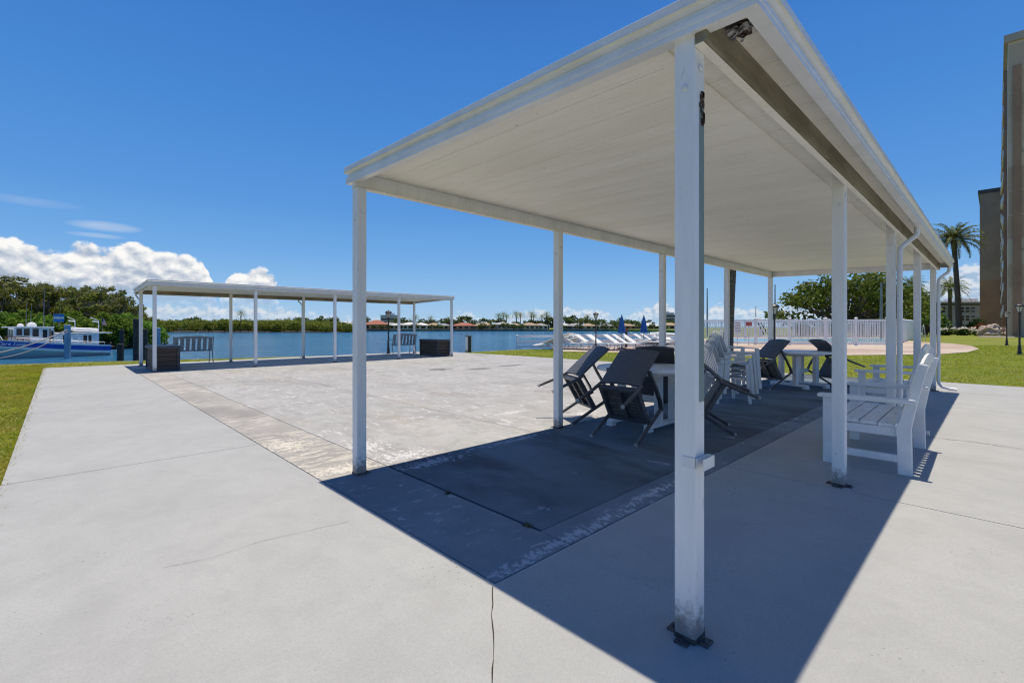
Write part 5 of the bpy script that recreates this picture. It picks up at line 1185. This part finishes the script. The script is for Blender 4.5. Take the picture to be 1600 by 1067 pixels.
# ---------------------------------------------------------------- tan tower on the right and the pale block behind
XN, YN, HT = 82.9, -.90, 35.6
t = thing('apartment_tower', 'tall tan and brown stucco apartment tower at the right edge', 'building', (XN, YN, 0))
m = MB(); m.box(0, 72, -34, 0, -.5, HT); m.build('end_wall', 'stucco', t)
m = MB(); m.box(-.35, 72, -34, .35, HT + .002, HT + .9); m.build('parapet', 'stucco_grey', t)
m = MB(); m.box(72.01, 90, -34, 3.75, -.5, 32.2); wn = m.build('far_wing', 'stucco_brown', t); m = MB(); m.box(71.7, 90.3, -33.9, 4.05, 32.202, 33.0); m.build('wing_parapet', 'dark_steel', wn)
m = MB(); m.box(71.94, 72.005, .36, 3.755, 12, 32.15); m.build('wing_panel', 'taupe_stucco', wn)
for x0 in (7, 24, 41, 58):
    for x1_ in (x0, x0 + 6.6): m = MB(); m.box(x1_, x1_ + .5, .004, .30, 0, HT - .6); m.build('facade_fin', 'stucco_brown', t)
    for fl in range(1, 12):
        z = fl * 2.95
        m = MB(); m.box(x0 + .51, x0 + 6.59, .004, .36, z, z + .22); bl = m.build('balcony', 'stucco_grey', t)
        m = MB(); m.box(x0 + .55, x0 + 6.55,   .30, .42, z + .2205, z + 1.15); m.build('balcony_railing', 'hull_white', bl)
        m = MB(); m.box(x0 + 1.2, x0 + 5.9, .003, .02, z + .25, z + 2.4); m.build('window', 'window_dark', t)
m = MB(); m.box(-.25, -.004, -1.1, -.4, 0.2, HT - 3); m.build('corner_pilaster', 'stucco_brown', t)
for k in range(1, 6): m = MB(); m.box(-.08, -.005, -30, -1.15, k * 5.9 - 1.5, k * 5.9 - 1.2); m.build('string_course', 'stucco_grey', t)
for k in range(1, 12):
    m = MB(); m.box(71.93, 71.9995, .0, .358, k * 2.7, k * 2.7 + 1.5); m.build('wing_window', 'window_dark', wn)
c = at(1490, 128); t = thing('apartment_block', 'pale grey three storey block behind the tall palm', 'building', (c.x, c.y, 0), YAW - R_(90) - R_(4))
m = MB(); m.box(-10, 8.6, 0, 14, -.3, 7.6); m.build('wall', 'wall_blue', t)
m = MB(); m.box(-10.4, 9, -.5, 14.4, 7.602, 7.95); m.build('roof', 'roof_white', t); m = MB(); m.box(-10.2, 8.8, -.2, -.003, 7.05, 7.6); m.build('eave_band', 'dark_steel', t)
for fl in range(3):
    for x in (-8.4, -6.9, -4.2, -2.6, 2.2, 3.6, 5.0, 7.2):
        z = .5 + fl * 2.3; m = MB(); m.box(x - .45, x + .45, -.04, -.004, z, z + 1.35); w_ = m.build('window', 'window_dark', t); m = MB(); m.box(x - .5, x + .5, -.06, -.0401, z + .62, z + .72); m.build('window_bar', 'hull_white', w_)
for x0, x1 in ((2, 6), (6.5, 8)): m = MB(); m.box(x0, x1, 2, 6, 7.951, 8.9); m.build('roof_hut', 'roof_white', t)
